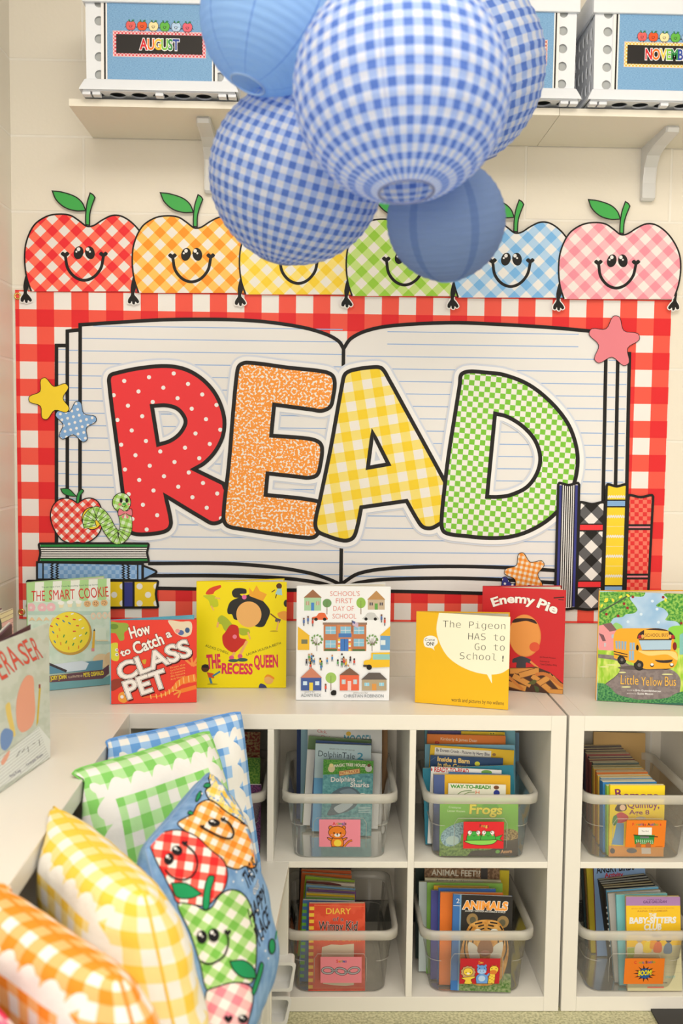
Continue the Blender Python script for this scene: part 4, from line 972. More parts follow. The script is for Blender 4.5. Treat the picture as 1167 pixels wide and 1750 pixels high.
a.poly(spl([(255, 1170, 1), (330, 1180), (400, 1230), (460, 1290), (600, 1330), (700, 1350), (1000, 1330), (1100, 1280), (1260, 1240, 1), (1500, 1260, 1), (1500, 1450, 1), (250, 1450, 1)]), LEAF2); a.rect(240, 1385, 1500, 1460, T(52, 106, 86))
LY = T(250, 190, 80)
a.text('Little', (500, 1185), (690, 1192), 100, LY, -.005, None, T(70, 50, 40), .012); a.text('Yellow', (720, 1200), (945, 1203), 92, LY, -.005, None, T(70, 50, 40), .012); a.text('Bus', (972, 1203), (1092, 1203), 100, LY, -.005, None, T(70, 50, 40), .012)
a.text('words by', (568, 1252), (650, 1256), 12, WHT); a.text('Erin Guendelsberger', (660, 1258), (932, 1270), 20, WHT, .02); a.text('pictures by', (568, 1288), (670, 1292), 12, WHT); a.text('Suzie Mason', (680, 1294), (846, 1298), 20, WHT, .02)
# whole cover is 25 cm wide: its right end lies outside the frame
bl = Vector((1.578, -.2487, 0)); dr = (Vector((1.7911, -.2915, 0))-bl).normalized(); br = bl+dr*.25
def pj(x, z): return project((bl.x+dr.x*x, bl.y+dr.y*x, .762+z))
open_book('tall picture book with a yellow school bus on a tree-lined road', [pj(0, .290), pj(.25, .290), pj(.25, 0), pj(0, 0)], .25, .290, bl, br, a, T(240, 176, 50), 16, T(236, 170, 60))
# --- pale eraser book on the left unit
br = Vector((.2858, -.7241, 0)); dr = Vector((.178, .984, 0)).normalized(); bl = br-dr*.25
a = Art().crop(0, 1000, .22857); SG = noisy('sage', (204, 208, 188), (214, 216, 198), .04)
a.rect(-400, 250, 420, 1800, SG)
RE = T(230, 84, 62)
for s_, p0, p1, h_ in (('E', (-75, 760), (-20, 735), 200), ('E', (15, 715), (62, 690), 195), ('R', (70, 672), (112, 650), 190), ('A', (118, 640), (182, 600), 180), ('S', (188, 600), (232, 580), 160), ('E', (246, 575), (280, 556), 170), ('R', (288, 560), (322, 545), 170)):
    a.text(s_, p0, p1, h_, RE, .0, None, T(90, 60, 90), .008)
a.poly(spl([(40, 910), (70, 880), (85, 960), (115, 1120), (100, 1140), (75, 1080)]), T(238, 206, 110))
a.poly([(290, 775), (305, 772), (285, 1030), (270, 1060)], T(222, 186, 60)); a.rect(288, 745, 302, 775, T(160, 70, 60))
a.poly(spl([(5, 1120), (40, 1075), (95, 1100), (85, 1180), (40, 1240), (8, 1220)]), T(120, 150, 196))
a.poly(spl([(150, 760), (200, 680), (245, 690), (255, 800), (262, 960), (235, 1060), (165, 1105), (130, 1060), (120, 900)]), T(244, 168, 136))
a.poly([(-400, 1560), (100, 1220), (290, 1060), (375, 1160), (378, 1290), (-400, 1760)], T(234, 234, 222))
for k in range(14): a.line([(-200+10*k, 1415+22*k), (290+6*k, 1072+17*k)], 2, T(150, 150, 150))
for x0, y0, x1, y1 in ((120, 1290, 150, 1240), (160, 1255, 185, 1225), (205, 1210, 212, 1255), (240, 1195, 262, 1182), (290, 1160, 296, 1205)): a.line([(x0, y0), (x1, y1)], 4, T(80, 80, 84))
a.poly(spl([(5, 1330), (40, 1270), (70, 1240), (60, 1290), (20, 1350)]), T(240, 170, 140))
a.text('Anna Kang', (75, 1445), (155, 1395), 22, T(110, 110, 130)); a.text('Christopher Weyant', (200, 1360), (322, 1275), 20, T(110, 110, 130))
open_book('sage green picture book titled in red letters, nearest the camera', [pj(0, .2855), pj(.25, .2855), pj(.25, 0), pj(0, 0)], .25, .2855, bl, br, a, T(206, 210, 190), 17, T(226, 224, 210), inner=T(96, 56, 70))
# --- striped book by the left wall
a = Art(); a.rect(-120, 1000, 40, 1250, T(236, 226, 196))
pA = atY(22, 1030, -.42); br = Vector((pA.x, -.42, 0)); dr = Vector((.10, .995, 0)).normalized(); bl = br-dr*.23
for k in range(12): a.line([(-100, 1083+9*k), (26, 1028+7.6*k)], 7, T(238, 222, 170) if k < 4 else T(236, 186, 172)); 
for k in range(12): a.line([(-100, 1088+9*k), (26, 1032+7.6*k)], .8, T(150, 120, 110))
a.ell(-14, 1072, 17, 26, T(70, 84, 66)); a.ell(-15, 1072, 14, 23, T(206, 210, 186))
open_book('book with yellow and pink stripes leaning near the left wall behind the sage green book', [pj(0, .262), pj(.23, .262), pj(.23, 0), pj(0, 0)], .23, .262, bl, br, a, T(236, 226, 196), 5, T(120, 80, 90))
# ================================================================== clear bins of books in the cubes
def clear_mat(name, milk, gl):
    m, t, p = newmat(name); h = NT(t); t.nodes.remove(p)
    tr = h.n('ShaderNodeBsdfTransparent'); tr.inputs[0].default_value = (1, 1, .99, 1)
    df = h.n('ShaderNodeBsdfTranslucent'); df.inputs[0].default_value = (.92, .91, .87, 1)
    d2 = h.n('ShaderNodeBsdfDiffuse'); d2.inputs[0].default_value = (.92, .91, .87, 1)
    gs = h.n('ShaderNodeBsdfGlossy'); gs.inputs['Roughness'].default_value = .12
    a = h.n('ShaderNodeMixShader'); a.inputs[0].default_value = .75; h.L(df.outputs[0], a.inputs[1]); h.L(d2.outputs[0], a.inputs[2])
    b_ = h.n('ShaderNodeMixShader'); b_.inputs[0].default_value = milk; h.L(tr.outputs[0], b_.inputs[1]); h.L(a.outputs[0], b_.inputs[2])
    fr = h.n('ShaderNodeFresnel'); fr.inputs[0].default_value = 1.35
    c = h.n('ShaderNodeMixShader'); h.L(h.math('MULTIPLY', fr.outputs[0], gl), c.inputs[0]); h.L(b_.outputs[0], c.inputs[1]); h.L(gs.outputs[0], c.inputs[2])
    h.L(c.outputs[0], t.nodes['Material Output'].inputs[0])
    return m
CLR = clear_mat('clear_plastic', .13, .7); MLK = clear_mat('frosted_plastic_rim', .45, .7); EDG = clear_mat('moulded_ridge', .45, .9)
def rrect(xc, y0, y1, hx, z, r=.034, n=6):
    P = []
    for sx, yy, sy, a0 in ((1, y0, 1, 270), (1, y1, -1, 0), (-1, y1, -1, 90), (-1, y0, 1, 180)):
        for k in range(n+1):
            q = math.radians(a0+90*k/n); P.append((xc+sx*(hx-r)+r*math.cos(q), yy+sy*r+r*math.sin(q), z))
    return P
TUBM = {}
def book_bin(label, xc, z0, tag_q, tag_art):
    o = (xc, -.375, z0); t = thing('book_bin', label, 'bin', o, 'clear book bins in the cube bookshelves')
    def shell(Ls, m, name, close):
        b = B(); R = [[b.bm.verts.new(p) for p in L] for L in Ls]; n = len(R[0]); i = b.mi(m)
        for A, D in zip(R, R[1:]):
            for k in range(n): f = b.bm.faces.new([A[k], A[(k+1) % n], D[(k+1) % n], D[k]]); f.smooth = True
        if close: b.bm.faces.new(R[0])
        return b.build(name, t)
    if not TUBM:
        for nm, Ls, m, cl in (('tub', [rrect(xc, -.364, -.080, .108, z0+.001), rrect(xc, -.370, -.074, .115, z0+.004), rrect(xc, -.3752, -.069, .1195, z0+.05), rrect(xc, -.3762, -.068, .1215, z0+.086), rrect(xc, -.3782, -.066, .124, z0+.088), rrect(xc, -.3850, -.060, .132, z0+.152)], CLR, True),
                              ('rim', [rrect(xc, -.3850, -.060, .132, z0+.153), rrect(xc, -.3955, -.050, .1425, z0+.150), rrect(xc, -.3975, -.048, .1445, z0+.151), rrect(xc, -.3975, -.048, .1445, z0+.172), rrect(xc, -.3945, -.051, .1415, z0+.1735), rrect(xc, -.3880, -.057, .135, z0+.172), rrect(xc, -.3858, -.0592, .1328, z0+.153)], MLK, False)):
            TUBM[nm] = shell(Ls, m, nm, cl)
        b = B(); yy = lambda z: -.3772-.0068*max(0, (z-.04)/.11)
        b.tube([(xc-.066, yy(.03), z0+.03), (xc-.066, yy(.095)-.0005, z0+.095), (xc-.058, yy(.108)-.0005, z0+.108), (xc+.058, yy(.108)-.0005, z0+.108), (xc+.066, yy(.095)-.0005, z0+.095), (xc+.066, yy(.03), z0+.03)], .0007, EDG, 6)
        b.tube([p for p in rrect(xc, -.3785, -.066, .1243, z0+.0875)], .0006, EDG, 6, False)
        TUBM['label_ridge'] = b.build('label_ridge', t); TUBM['x'] = o
    else:
        for nm in ('tub', 'rim', 'label_ridge'):
            c = TUBM[nm].copy(); COL.objects.link(c); c.parent = t
    if tag_q:
        pts = [atY(u, v, -.383) for u, v in tag_q]; x0, x1 = (pts[0].x+pts[3].x)/2, (pts[1].x+pts[2].x)/2; zt, zb = (pts[0].z+pts[1].z)/2, (pts[2].z+pts[3].z)/2
        sl = (pts[3].x-pts[0].x)/2
        yF = lambda z: -.3835-.0075*(z-z0-.04)/.11
        H = homog(tag_q, ((0, 1), (1, 1), (1, 0), (0, 0)))
        def P3(u, v, hh):
            z = zb+(zt-zb)*v; return Vector((x0+(x1-x0)*u+sl*(1-2*v), yF(z)-hh, z))
        b = B(); A = [P3(u, v, 0) for u, v in ((0, 0), (1, 0), (1, 1), (0, 1))]; D = [p+Vector((0, .0012, 0)) for p in A]
        mm = tag_art.items[0][2]
        b.face(A, mm); b.face(D, mm)
        for k in range(4): b.face([A[k], A[(k+1) % 4], D[(k+1) % 4], D[k]], mm)
        tag_art.into(b, lambda u, v, hh: P3(*H(u, v), hh+.0001))
        b.build('label_card', t, fixn=False)
    return t
RAINB = [flat(214, 50, 50), flat(226, 130, 40), flat(150, 160, 50), flat(60, 140, 90), flat(50, 90, 160), flat(130, 70, 140), flat(60, 50, 50)]
def Q(x0, y0, s, *P): return [(x0+a_*s, y0+b_*s) for a_, b_ in P]
def tagart(crop, q, base):
    a = Art(2e-5).crop(*crop); (x0, y0), (x1, y1), (x2, y2), (x3, y3) = q; a.poly(q, base)
    return a
INK = flat(46, 30, 26)
cA, cF, cR, cS, cZ, cC = (450, 1210, .23136), (700, 1210, .22279), (940, 1210, .19452), (470, 1450, .21422), (700, 1450, .22279), (940, 1450, .19452)
# cat tag
q1 = [(412, 818), (718, 818), (715, 1025), (412, 1025)]; t1 = tagart(cA, q1, T(240, 140, 152)); OC = T(236, 128, 36)
t1.letters('Animals', (512, 860), (612, 858), 22, RAINB, .03)
P = spl([(595, 1022), (630, 985), (655, 975)], False); t1.line(P, 16, INK); t1.line(P, 10, OC)
for sx in (-1, 1):
    P = spl([(545+sx*30, 985), (545+sx*60, 972), (545+sx*74, 955), (545+sx*55, 958), (545+sx*25, 965)]); t1.poly(P, OC); t1.line(P, 4, INK, True)
    P = ellp(545+sx*48, 880, 15, 15); t1.poly(P, OC); t1.line(P, 4, INK, True)
P = spl([(505, 1024, 1), (500, 985), (520, 955), (572, 955), (592, 985), (588, 1024, 1)]); t1.poly(P, OC); t1.line(P, 4, INK, True); t1.ell(548, 996, 28, 26, T(246, 214, 70))
P = ellp(545, 915, 64, 47, 0, 30); t1.poly(P, OC); t1.line(P, 4, INK, True); t1.ell(546, 936, 22, 13, WHT); t1.ell(546, 928, 6, 5, INK); t1.ell(522, 920, 6, 6, INK); t1.ell(570, 920, 6, 6, INK); t1.line([(546, 930), (546, 942)], 3, INK)
for x in (505, 586): t1.ell(x, 934, 8, 5, T(240, 150, 140))
# frog tag
q2 = [(412, 868), (722, 868), (718, 1078), (410, 1078)]; t2 = tagart(cF, q2, T(228, 44, 50)); FG = T(72, 176, 70)
t2.letters('Frogs', (535, 910), (605, 910), 22, [T(80, 60, 40), T(200, 170, 60), T(120, 190, 90), T(230, 200, 90), T(110, 80, 50)], .03)
t2.poly([(645, 990), (712, 968), (690, 1000), (715, 1020), (650, 1005)], FG); t2.line([(645, 990), (712, 968), (690, 1000), (715, 1020), (650, 1005)], 4, INK, True)
for cx in (492, 600):
    P = spl([(cx-52, 1015), (cx-48, 965), (cx-25, 945), (cx+25, 945), (cx+48, 965), (cx+52, 1015)]); t2.poly(P, FG); t2.line(P, 4, INK, True)
    for sx in (-1, 1):
        t2.ell(cx+sx*32, 952, 18, 18, INK); t2.ell(cx+sx*32, 952, 15, 15, WHT); t2.ell(cx+sx*26, 948, 4, 4, INK); t2.ell(cx+sx*34, 972, 8, 5, T(240, 150, 130))
    t2.line(spl([(cx-10, 972), (cx, 980), (cx+10, 972)], False), 3, INK)
P = spl([(418, 1018), (500, 1012), (600, 1010), (668, 1008), (640, 1038), (560, 1050), (470, 1042)]); t2.poly(P, T(146, 214, 90)); t2.line(P, 4, INK, True)
# typewriter tag
q3 = [(668, 982), (1015, 980), (1003, 1222), (658, 1222)]; t3 = tagart(cR, q3, T(240, 128, 34))
t3.letters('Favorite', (718, 1028), (835, 1028), 24, RAINB, .03); t3.letters('Authors', (850, 1028), (970, 1026), 24, RAINB[::-1], .03)
t3.rect(770, 1044, 888, 1130, T(244, 238, 226)); t3.text('The End', (798, 1084), (860, 1083), 13, INK)
t3.poly([(732, 1112), (915, 1112), (905, 1195), (742, 1195)], T(46, 140, 60)); t3.line([(728, 1112), (942, 1128)], 8, INK); t3.poly([(790, 1125), (862, 1125), (868, 1142), (784, 1142)], T(120, 120, 120))
for r in range(3):
    for k in range(9): t3.ell(755+17*k+r*3, 1158+13*r, 5, 4, T(230, 236, 214))
for x in (772, 858): t3.poly(spl([(x-22, 1222, 1), (x-20, 1190), (x, 1178), (x+22, 1190), (x+24, 1222, 1)]), T(170, 106, 66))
t3.line([(920, 1214), (985, 1214)], 2, INK)
# chain tag
q4 = [(362, 858), (692, 858), (688, 1072), (362, 1072)]; t4 = tagart(cS, q4, T(238, 136, 142))
t4.letters('Series', (490, 904), (570, 902), 22, RAINB, .03)
for cx, rt in ((420, 2), (525, 12), (628, -12)):
    P = ellp(cx, 970+(6 if cx == 525 else 0), 44, 25, rt, 24); t4.line(P, 18, INK, True); t4.line(P, 11, T(176, 168, 166), True)
for x0, x1, y in ((445, 500, 970), (552, 604, 984)): t4.line([(x0, y), (x1, y)], 15, INK); t4.line([(x0, y), (x1, y)], 9, T(176, 168, 166))
# zoo tag
q5 = [(388, 838), (692, 838), (688, 1038), (380, 1038)]; t5 = tagart(cZ, q5, T(196, 34, 44)); LY2 = T(248, 210, 70)
t5.letters('Zoo', (524, 876), (562, 876), 18, [T(230, 150, 50), T(240, 200, 80), T(230, 170, 60)], .03)
P = [(448+(52 if k % 2 else 60)*math.cos(k*PI/11), 945+(46 if k % 2 else 53)*math.sin(k*PI/11)) for k in range(22)]; t5.poly(P, T(206, 160, 110)); t5.line(P, 3, INK, True)
P = spl([(395, 992), (430, 985), (500, 978), (498, 990), (470, 1005), (480, 1036), (418, 1036), (425, 1010)]); t5.poly(P, LY2); t5.line(P, 3, INK, True); t5.ell(448, 942, 38, 33, INK); t5.ell(448, 942, 35, 30, LY2); t5.ell(448, 956, 12, 8, WHT)
for x in (432, 464): t5.ell(x, 946, 4, 4, INK)
HB = T(110, 160, 220)
P = spl([(512, 1036, 1), (508, 985), (530, 960), (575, 960), (600, 985), (598, 1036, 1)]); t5.poly(P, HB); t5.line(P, 3, INK, True); t5.line([(590, 975), (612, 955)], 14, HB); t5.ell(553, 995, 27, 24, T(190, 214, 240))
P = ellp(552, 922, 38, 34); t5.poly(P, HB); t5.line(P, 3, INK, True); t5.ell(552, 940, 34, 18, T(170, 200, 236)); t5.ell(540, 936, 3, 3, INK); t5.ell(564, 936, 3, 3, INK); t5.ell(535, 912, 4, 4, INK); t5.ell(572, 912, 4, 4, INK); t5.ell(524, 893, 9, 9, HB); t5.ell(580, 893, 9, 9, HB)
P = spl([(600, 1036, 1), (612, 960), (640, 945), (655, 965), (650, 1036, 1)]); t5.poly(P, LY2); t5.line(P, 3, INK, True)
for k in range(8): t5.ell(615+(k % 3)*16, 968+k*9, 5, 4, T(206, 120, 40))
P = ellp(645, 922, 34, 30); t5.poly(P, LY2); t5.line(P, 3, INK, True); t5.ell(640, 944, 28, 18, T(224, 130, 50)); t5.ell(628, 915, 4, 4, INK); t5.ell(660, 915, 4, 4, INK)
for x in (632, 662): t5.line([(x, 900), (x-3, 886)], 5, T(206, 120, 40))
# burst tag
q6 = [(655, 958), (1003, 960), (990, 1192), (645, 1190)]; t6 = tagart(cC, q6, T(236, 124, 34))
t6.letters('Comic', (735, 1006), (822, 1004), 24, RAINB, .03); t6.letters('Books', (836, 1004), (918, 1000), 24, RAINB[::-1], .03)
P = [(828+(100 if k % 2 else 48)*(1 if k % 4 else .9)*math.cos(k*PI/13), 1095+(78 if k % 2 else 42)*(1 if k % 3 else .85)*math.sin(k*PI/13)) for k in range(26)]; t6.poly(P, T(70, 36, 20))
P = [(828+(66 if k % 2 else 42)*math.cos(k*PI/11), 1095+(55 if k % 2 else 38)*math.sin(k*PI/11)) for k in range(22)]; t6.poly(P, T(40, 90, 150))
t6.text('BOOM!', (772, 1114), (888, 1106), 42, T(250, 226, 40), .03, None, T(30, 20, 20), .04, 0, .15)

SHU, SHL = .3892, .0382
BINS = [('clear book bin with the orange cat tag on pink, upper row', .905, SHU, Q(*cA, *q1), t1), ('clear book bin with two green frogs on its red tag', 1.258, SHU, Q(*cF, *q2), t2), ('clear book bin with a green typewriter on its orange tag', 1.657, SHU, Q(*cR, *q3), t3),
        ('clear book bin with a grey chain on its pink tag', .911, SHL, Q(*cS, *q4), t4), ('clear book bin with a lion, hippo and giraffe on its dark red tag', 1.256, SHL, Q(*cZ, *q5), t5), ('clear book bin with a comic burst on its orange tag', 1.659, SHL, Q(*cC, *q6), t6),
        ('clear book bin half hidden behind the blue pillow', .576, SHU, None, None)]
for args in BINS: book_bin(*args)

# ------------------------------------------------------------------ the books in the bins
ORD = ['first', 'second', 'third', 'fourth', 'fifth', 'sixth', 'seventh', 'eighth', 'ninth', 'tenth', 'eleventh', 'twelfth', 'thirteenth', 'fourteenth', 'fifteenth', 'sixteenth', 'seventeenth', 'eighteenth', 'nineteenth', 'twentieth', 'twenty-first', 'twenty-second', 'twenty-third']
PAGES = [flat(246, 230, 192, .8, .1, 'yellowed_pages'), flat(244, 236, 216, .8, .1, 'cream_pages'), flat(238, 216, 170, .8, .1, 'tan_pages')]
def bin_book(label, group, bl, d, up, w, h, th, face, art=None, mapq=None, back=None, pages=None, spine=None):
    bl, d, up = Vector(bl), Vector(d).normalized(), Vector(up).normalized(); n = d.cross(up).normalized()
    if n.y > 0: n = -n
    t = thing('book', label, 'book', bl, group); c = min(.0009, th*.2)
    b = B(); b.prism([(0, 0), (w, 0), (w, h), (0, h)], [], -n*c, face, bl, d, up); b.prism([(0, 0), (w, 0), (w, h), (0, h)], [], n*c, back or face, bl-n*th, d, up)
    b.prism([(c+.00005, 0), (th-c-.00005, 0), (th-c-.00005, h), (c+.00005, h)], [], d*c, spine or face, bl, -n, up)
    if art:
        tmp = B(); art.into(tmp, (lambda u, v, hh: Vector((*mapq(u, v), hh))) if mapq else (lambda u, v, hh: Vector((u/1000, h-v/1000, hh))))
        for co, no in (((0, 0, 0), (-1, 0, 0)), ((w, 0, 0), (1, 0, 0)), ((0, 0, 0), (0, -1, 0)), ((0, h, 0), (0, 1, 0))):
            bmesh.ops.bisect_plane(tmp.bm, geom=tmp.bm.verts[:]+tmp.bm.edges[:]+tmp.bm.faces[:], plane_co=co, plane_no=no, clear_outer=True)
        uvl = b.bm.loops.layers.uv.verify(); tu = tmp.bm.loops.layers.uv.verify(); mp = {v: b.bm.verts.new(bl+d*v.co.x+up*v.co.y+n*(v.co.z+.00004)) for v in tmp.bm.verts}
        for f in tmp.bm.faces:
            try: g = b.bm.faces.new([mp[v] for v in f.verts])
            except ValueError: continue
            g.material_index = b.mi(tmp.mats[f.material_index])
            for l1, l2 in zip(g.loops, f.loops): l1[uvl].uv = l2[tu].uv
        tmp.bm.free()
    b.build('cover', t, fixn=False)
    if th > 2.5*c: 
        b = B(); b.prism([(c+.0003, .0015), (w-.0015, .0015), (w-.0015, h-.0003), (c+.0003, h-.0003)], [], -n*(th-2*c-.0004), pages or rnd.choice(PAGES), bl-n*(c+.0002), d, up); b.build('pages', t)
    return t
class Row:
    """the books of one bin, written down from the front to the back"""
    def __init__(s, crop, zf, where): s.crop, s.zf, s.where, s.k = crop, zf, where, 0; s.group = 'books in the bin '+where
    def px(s, p): return (s.crop[0]+p[0]*s.crop[2], s.crop[1]+p[1]*s.crop[2])
    def lab(s, desc): s.k += 1; return '%s, %s in bin %s' % (desc, ORD[s.k-1], s.where)
    def front(s, desc, q, tilt, th, face, art, **k):
        q = [s.px(p) for p in q]; bl, br = atZ(*q[3], s.zf), atZ(*q[2], s.zf); bl.y = br.y = (bl.y+br.y)/2
        tn = math.tan(math.radians(tilt)); P = []
        for u, v in q[:2]:
            dd = ray(u, v); r = (bl.y+tn*(CZ-bl.z)-CY)/(dd.y-tn*dd.z); P.append(CAM+dd*r)
        lift = 0
        d = ((P[1]-P[0]).normalized()+(br-bl).normalized()).normalized(); up = ((P[0]-bl).normalized()+(P[1]-br).normalized()); up = (up-d*up.dot(d)).normalized()
        w = ((P[1]-P[0]).length+(br-bl).length)/2; h = ((P[0]-bl).length+(P[1]-br).length)/2
        H = homog(q, ((0, h), (w, h), (w, 0), (0, 0)))
        bl = bl+Vector((0, 0, max(0, -d.z*w)))
        bin_book(s.lab(desc), s.group, bl, d, up, w, h, th, face, art, H, **k)
    def add(s, desc, tl, tr, y, th, face, art=None, tilt=9, zf=None, hfix=None, **k):
        zf = zf or s.zf
        a_, b_ = atY(*s.px(tl), y), atY(*s.px(tr), y); c, sn = math.cos(math.radians(tilt)), math.sin(math.radians(tilt))
        d = (b_-a_).normalized(); up = Vector((0, sn, c)); up = (up-d*up.dot(d)).normalized(); w = (b_-a_).length
        h = (min(a_.z, b_.z)-zf)/up.z; bl = a_-up*h
        if d.z > 0: bl.z += 0
        if hfix: h = hfix; bl.z = zf+max(0, -d.z*w)
        bin_book(s.lab(desc), s.group, bl, d, up, w, h, th, face, art, **k)
def mm(*f):
    a = Art(2e-5)
    for g in f: g(a)
    return a
ZU, ZL = SHU+.0045, SHL+.0045
WB = T(236, 232, 222)
# --- bin with the cat tag
r = Row(cA, ZU, 'with cat tag')
a = Art(2e-5).crop(*cA); SEA = noisy('sea', (76, 136, 140), (120, 178, 176), .16, .35, .68)
a.rect(420, 360, 830, 980, SEA); a.rect(420, 360, 830, 492, noisy('grass_print', (56, 130, 46), (110, 170, 70), .4, .4, .6))
a.text('MAGIC TREE HOUSE', (520, 440), (750, 445), 20, T(240, 232, 206), .03, None, T(30, 80, 40), .02, .3); a.ell(500, 450, 26, 26, T(226, 206, 160)); a.ell(775, 455, 26, 26, T(206, 200, 190)); a.ell(778, 432, 14, 12, T(110, 60, 40)); a.ell(498, 425, 16, 14, T(240, 220, 150))
a.poly([(556, 470), (708, 455), (710, 488), (558, 503)], T(236, 200, 130)); a.line([(556, 470), (708, 455), (710, 488), (558, 503)], 4, T(160, 90, 50), True); a.text('FACT TRACKER', (566, 496), (702, 482), 20, T(190, 70, 50), .02)
a.text('Dolphins', (496, 546), (674, 548), 34, WB, .02, None, T(40, 70, 80), .02); a.text('and', (690, 552), (724, 552), 16, WB); a.text('Sharks', (640, 588), (778, 594), 34, WB, .02, None, T(40, 70, 80), .02)
a.poly(spl([(490, 648), (540, 605), (610, 585), (680, 605), (715, 650), (690, 720), (640, 760), (540, 790), (470, 790), (500, 720)]), T(90, 108, 116)); a.poly(spl([(560, 620), (640, 600), (690, 640), (620, 650)]), T(120, 138, 146)); a.poly(spl([(520, 740), (620, 700), (660, 720), (560, 780)]), T(180, 190, 190)); a.ell(730, 648, 22, 12, T(226, 230, 214))
for k in range(4): a.line([(700, 740+12*k), (790, 745+12*k)], 4, T(200, 220, 214))
r.front('teal paperback with a grey dolphin', [(440, 380), (812, 400), (795, 955), (425, 935)], 6, .007, SEA, a)
a = mm(lambda a: (a.rect(-5, -5, 300, 300, noisy('dolphin_cover', (214, 220, 206), (150, 196, 214), 7, .3, .8, .5, 1, 4)), a.text('BASED ON THE HIT MOVIE!', (38, 14), (106, 16), 3.4, T(110, 120, 120)), a.text('DolphinTale', (8, 33), (106, 37), 15, T(50, 70, 80), .0), a.text('2', (113, 37), (128, 38), 17, T(70, 150, 170), .02), a.rect(-5, 90, 300, 300, T(110, 170, 206))))
r.add('pale blue book with dark lettering', (386, 262), (797, 278), -.190, .008, T(206, 214, 206), a)
r.add('dark blue book', (388, 238), (797, 264), -.177, .006, T(56, 84, 130))
a = mm(lambda a: (a.rect(-5, -5, 300, 300, WB), a.ell(160, 13, 8, 8, T(250, 220, 50)), a.ell(157, 11, 1.2, 1.6, BLK), a.ell(163, 11, 1.2, 1.6, BLK), a.line(spl([(156, 15), (160, 18), (164, 15)], False), .8, BLK)))
r.add('cream book with yellow smiley', (325, 306), (875, 336), -.166, .006, WB, a)
r.add('green and red edged book', (335, 206), (795, 240), -.152, .010, T(110, 140, 90), None, spine=T(130, 150, 80))
r.add('dark green thin book', (340, 214), (800, 232), -.140, .006, T(70, 90, 80))
a = mm(lambda a: (a.rect(-5, -5, 400, 400, WB), a.text('Click,', (26, 32), (52, 36), 8, T(200, 60, 60), .0), a.text('Clack,', (36, 48), (66, 52), 8, T(200, 60, 60)), a.text('MOOSE!', (100, 66), (172, 66), 26, T(96, 160, 176), .02), a.ell(112, 36, 7, 6, T(240, 190, 60))))
r.add('white book with teal capitals', (328, 90), (876, 92), -.126, .009, WB, a)
r.add('light blue picture book', (278, 110), (640, 110), -.113, .008, T(150, 186, 196))
r.add('brown picture book at right', (560, 120), (918, 120), -.102, .009, noisy('brownbook', (120, 80, 50), (170, 130, 80), 30))
r.add('navy blue picture book', (248, 140), (600, 140), -.090, .009, T(40, 66, 120))
# --- bin with the frog tag
r = Row(cF, ZU, 'with frog tag')
a = Art(2e-5).crop(*cF)
a.rect(190, 670, 870, 1160, T(126, 190, 66)); a.rect(190, 1010, 870, 1160, noisy('mossy', (80, 120, 50), (150, 180, 90), .25, .35, .65)); a.poly(spl([(430, 1150, 1), (480, 1095), (620, 1085), (720, 1010), (830, 960), (870, 980, 1), (870, 1160, 1)]), T(60, 52, 46))
a.text('Creatures', (280, 765), (372, 770), 16, T(226, 236, 200)); a.text('Lesser Known', (272, 792), (404, 797), 16, T(206, 226, 170), .02)
a.poly(spl([(530, 755), (545, 730), (590, 722), (640, 735), (655, 765)]), T(100, 170, 60)); a.text('Frogs', (440, 806), (684, 812), 66, T(246, 226, 70), .03, None, T(110, 110, 40), .02)
a.poly(spl([(230, 990), (250, 935), (330, 885), (400, 870), (450, 890), (440, 950), (390, 960), (380, 1020), (320, 1055), (260, 1045)]), noisy('bluefrog', (90, 130, 150), (170, 206, 214), .35, .35, .6)); a.ell(320, 1010, 50, 36, T(190, 214, 206))
a.poly(spl([(700, 960), (730, 925), (790, 930), (830, 960), (820, 1000), (720, 1010)]), noisy('rockfrog', (120, 90, 50), (180, 150, 90), .3)); a.text('Acorn', (706, 1115), (792, 1112), 26, T(240, 190, 130), .02, None, T(190, 80, 40), .03); a.ell(680, 1102, 18, 14, T(120, 190, 80))
r.front('lime green book with blue frog', [(213, 688), (800, 690), (845, 1140), (228, 1130)], 5, .006, T(126, 190, 66), a)
a = mm(lambda a: (a.rect(-5, -5, 300, 300, T(236, 228, 206)), a.text('WAY-TO-READ!', (6, 11), (108, 11), 8, T(80, 160, 60), .03, None, T(30, 80, 40), .02), a.text('H', (70, 25), (80, 25), 9, T(226, 110, 50), .0), a.ell(124, 21, 8, 8, T(40, 56, 140)), a.ell(123, 7, 7, 5, T(120, 70, 40)), a.line(spl([(18, 33), (34, 20), (60, 16)], False), 2, T(110, 140, 80)), a.line(spl([(26, 36), (50, 22), (68, 20)], False), 2, T(130, 150, 90)), a.text('Frog', (58, 40), (108, 40), 12, T(60, 70, 40), .02)))
r.add('cream reader with green capitals', (297, 578), (738, 590), -.325, .005, T(236, 228, 206), a)
a = mm(lambda a: (a.rect(-5, -5, 300, 300, T(226, 172, 34)), a.rect(-5, -5, 28, 300, T(76, 92, 140))))
r.add('mustard book with a blue spine', (185, 510), (772, 518), -.309, .012, T(226, 172, 34), a, 9, spine=T(76, 92, 140))
r.add('blue thin reader', (300, 490), (720, 508), -.291, .004, T(70, 120, 170))
a = mm(lambda a: (a.rect(-5, -5, 300, 300, WB), a.text('READY-TO-READ', (9, 12), (98, 12), 11, T(200, 40, 50), .03), a.ell(1.5, 7, 2, 4, T(200, 40, 50)), a.ell(145, 7, 14, 6, T(110, 160, 70))))
r.add('white reader with red capitals', (165, 450), (705, 478), -.281, .005, WB, a)
r.add('teal book with worn corner', (100, 462), (795, 438), -.267, .008, T(40, 130, 150))
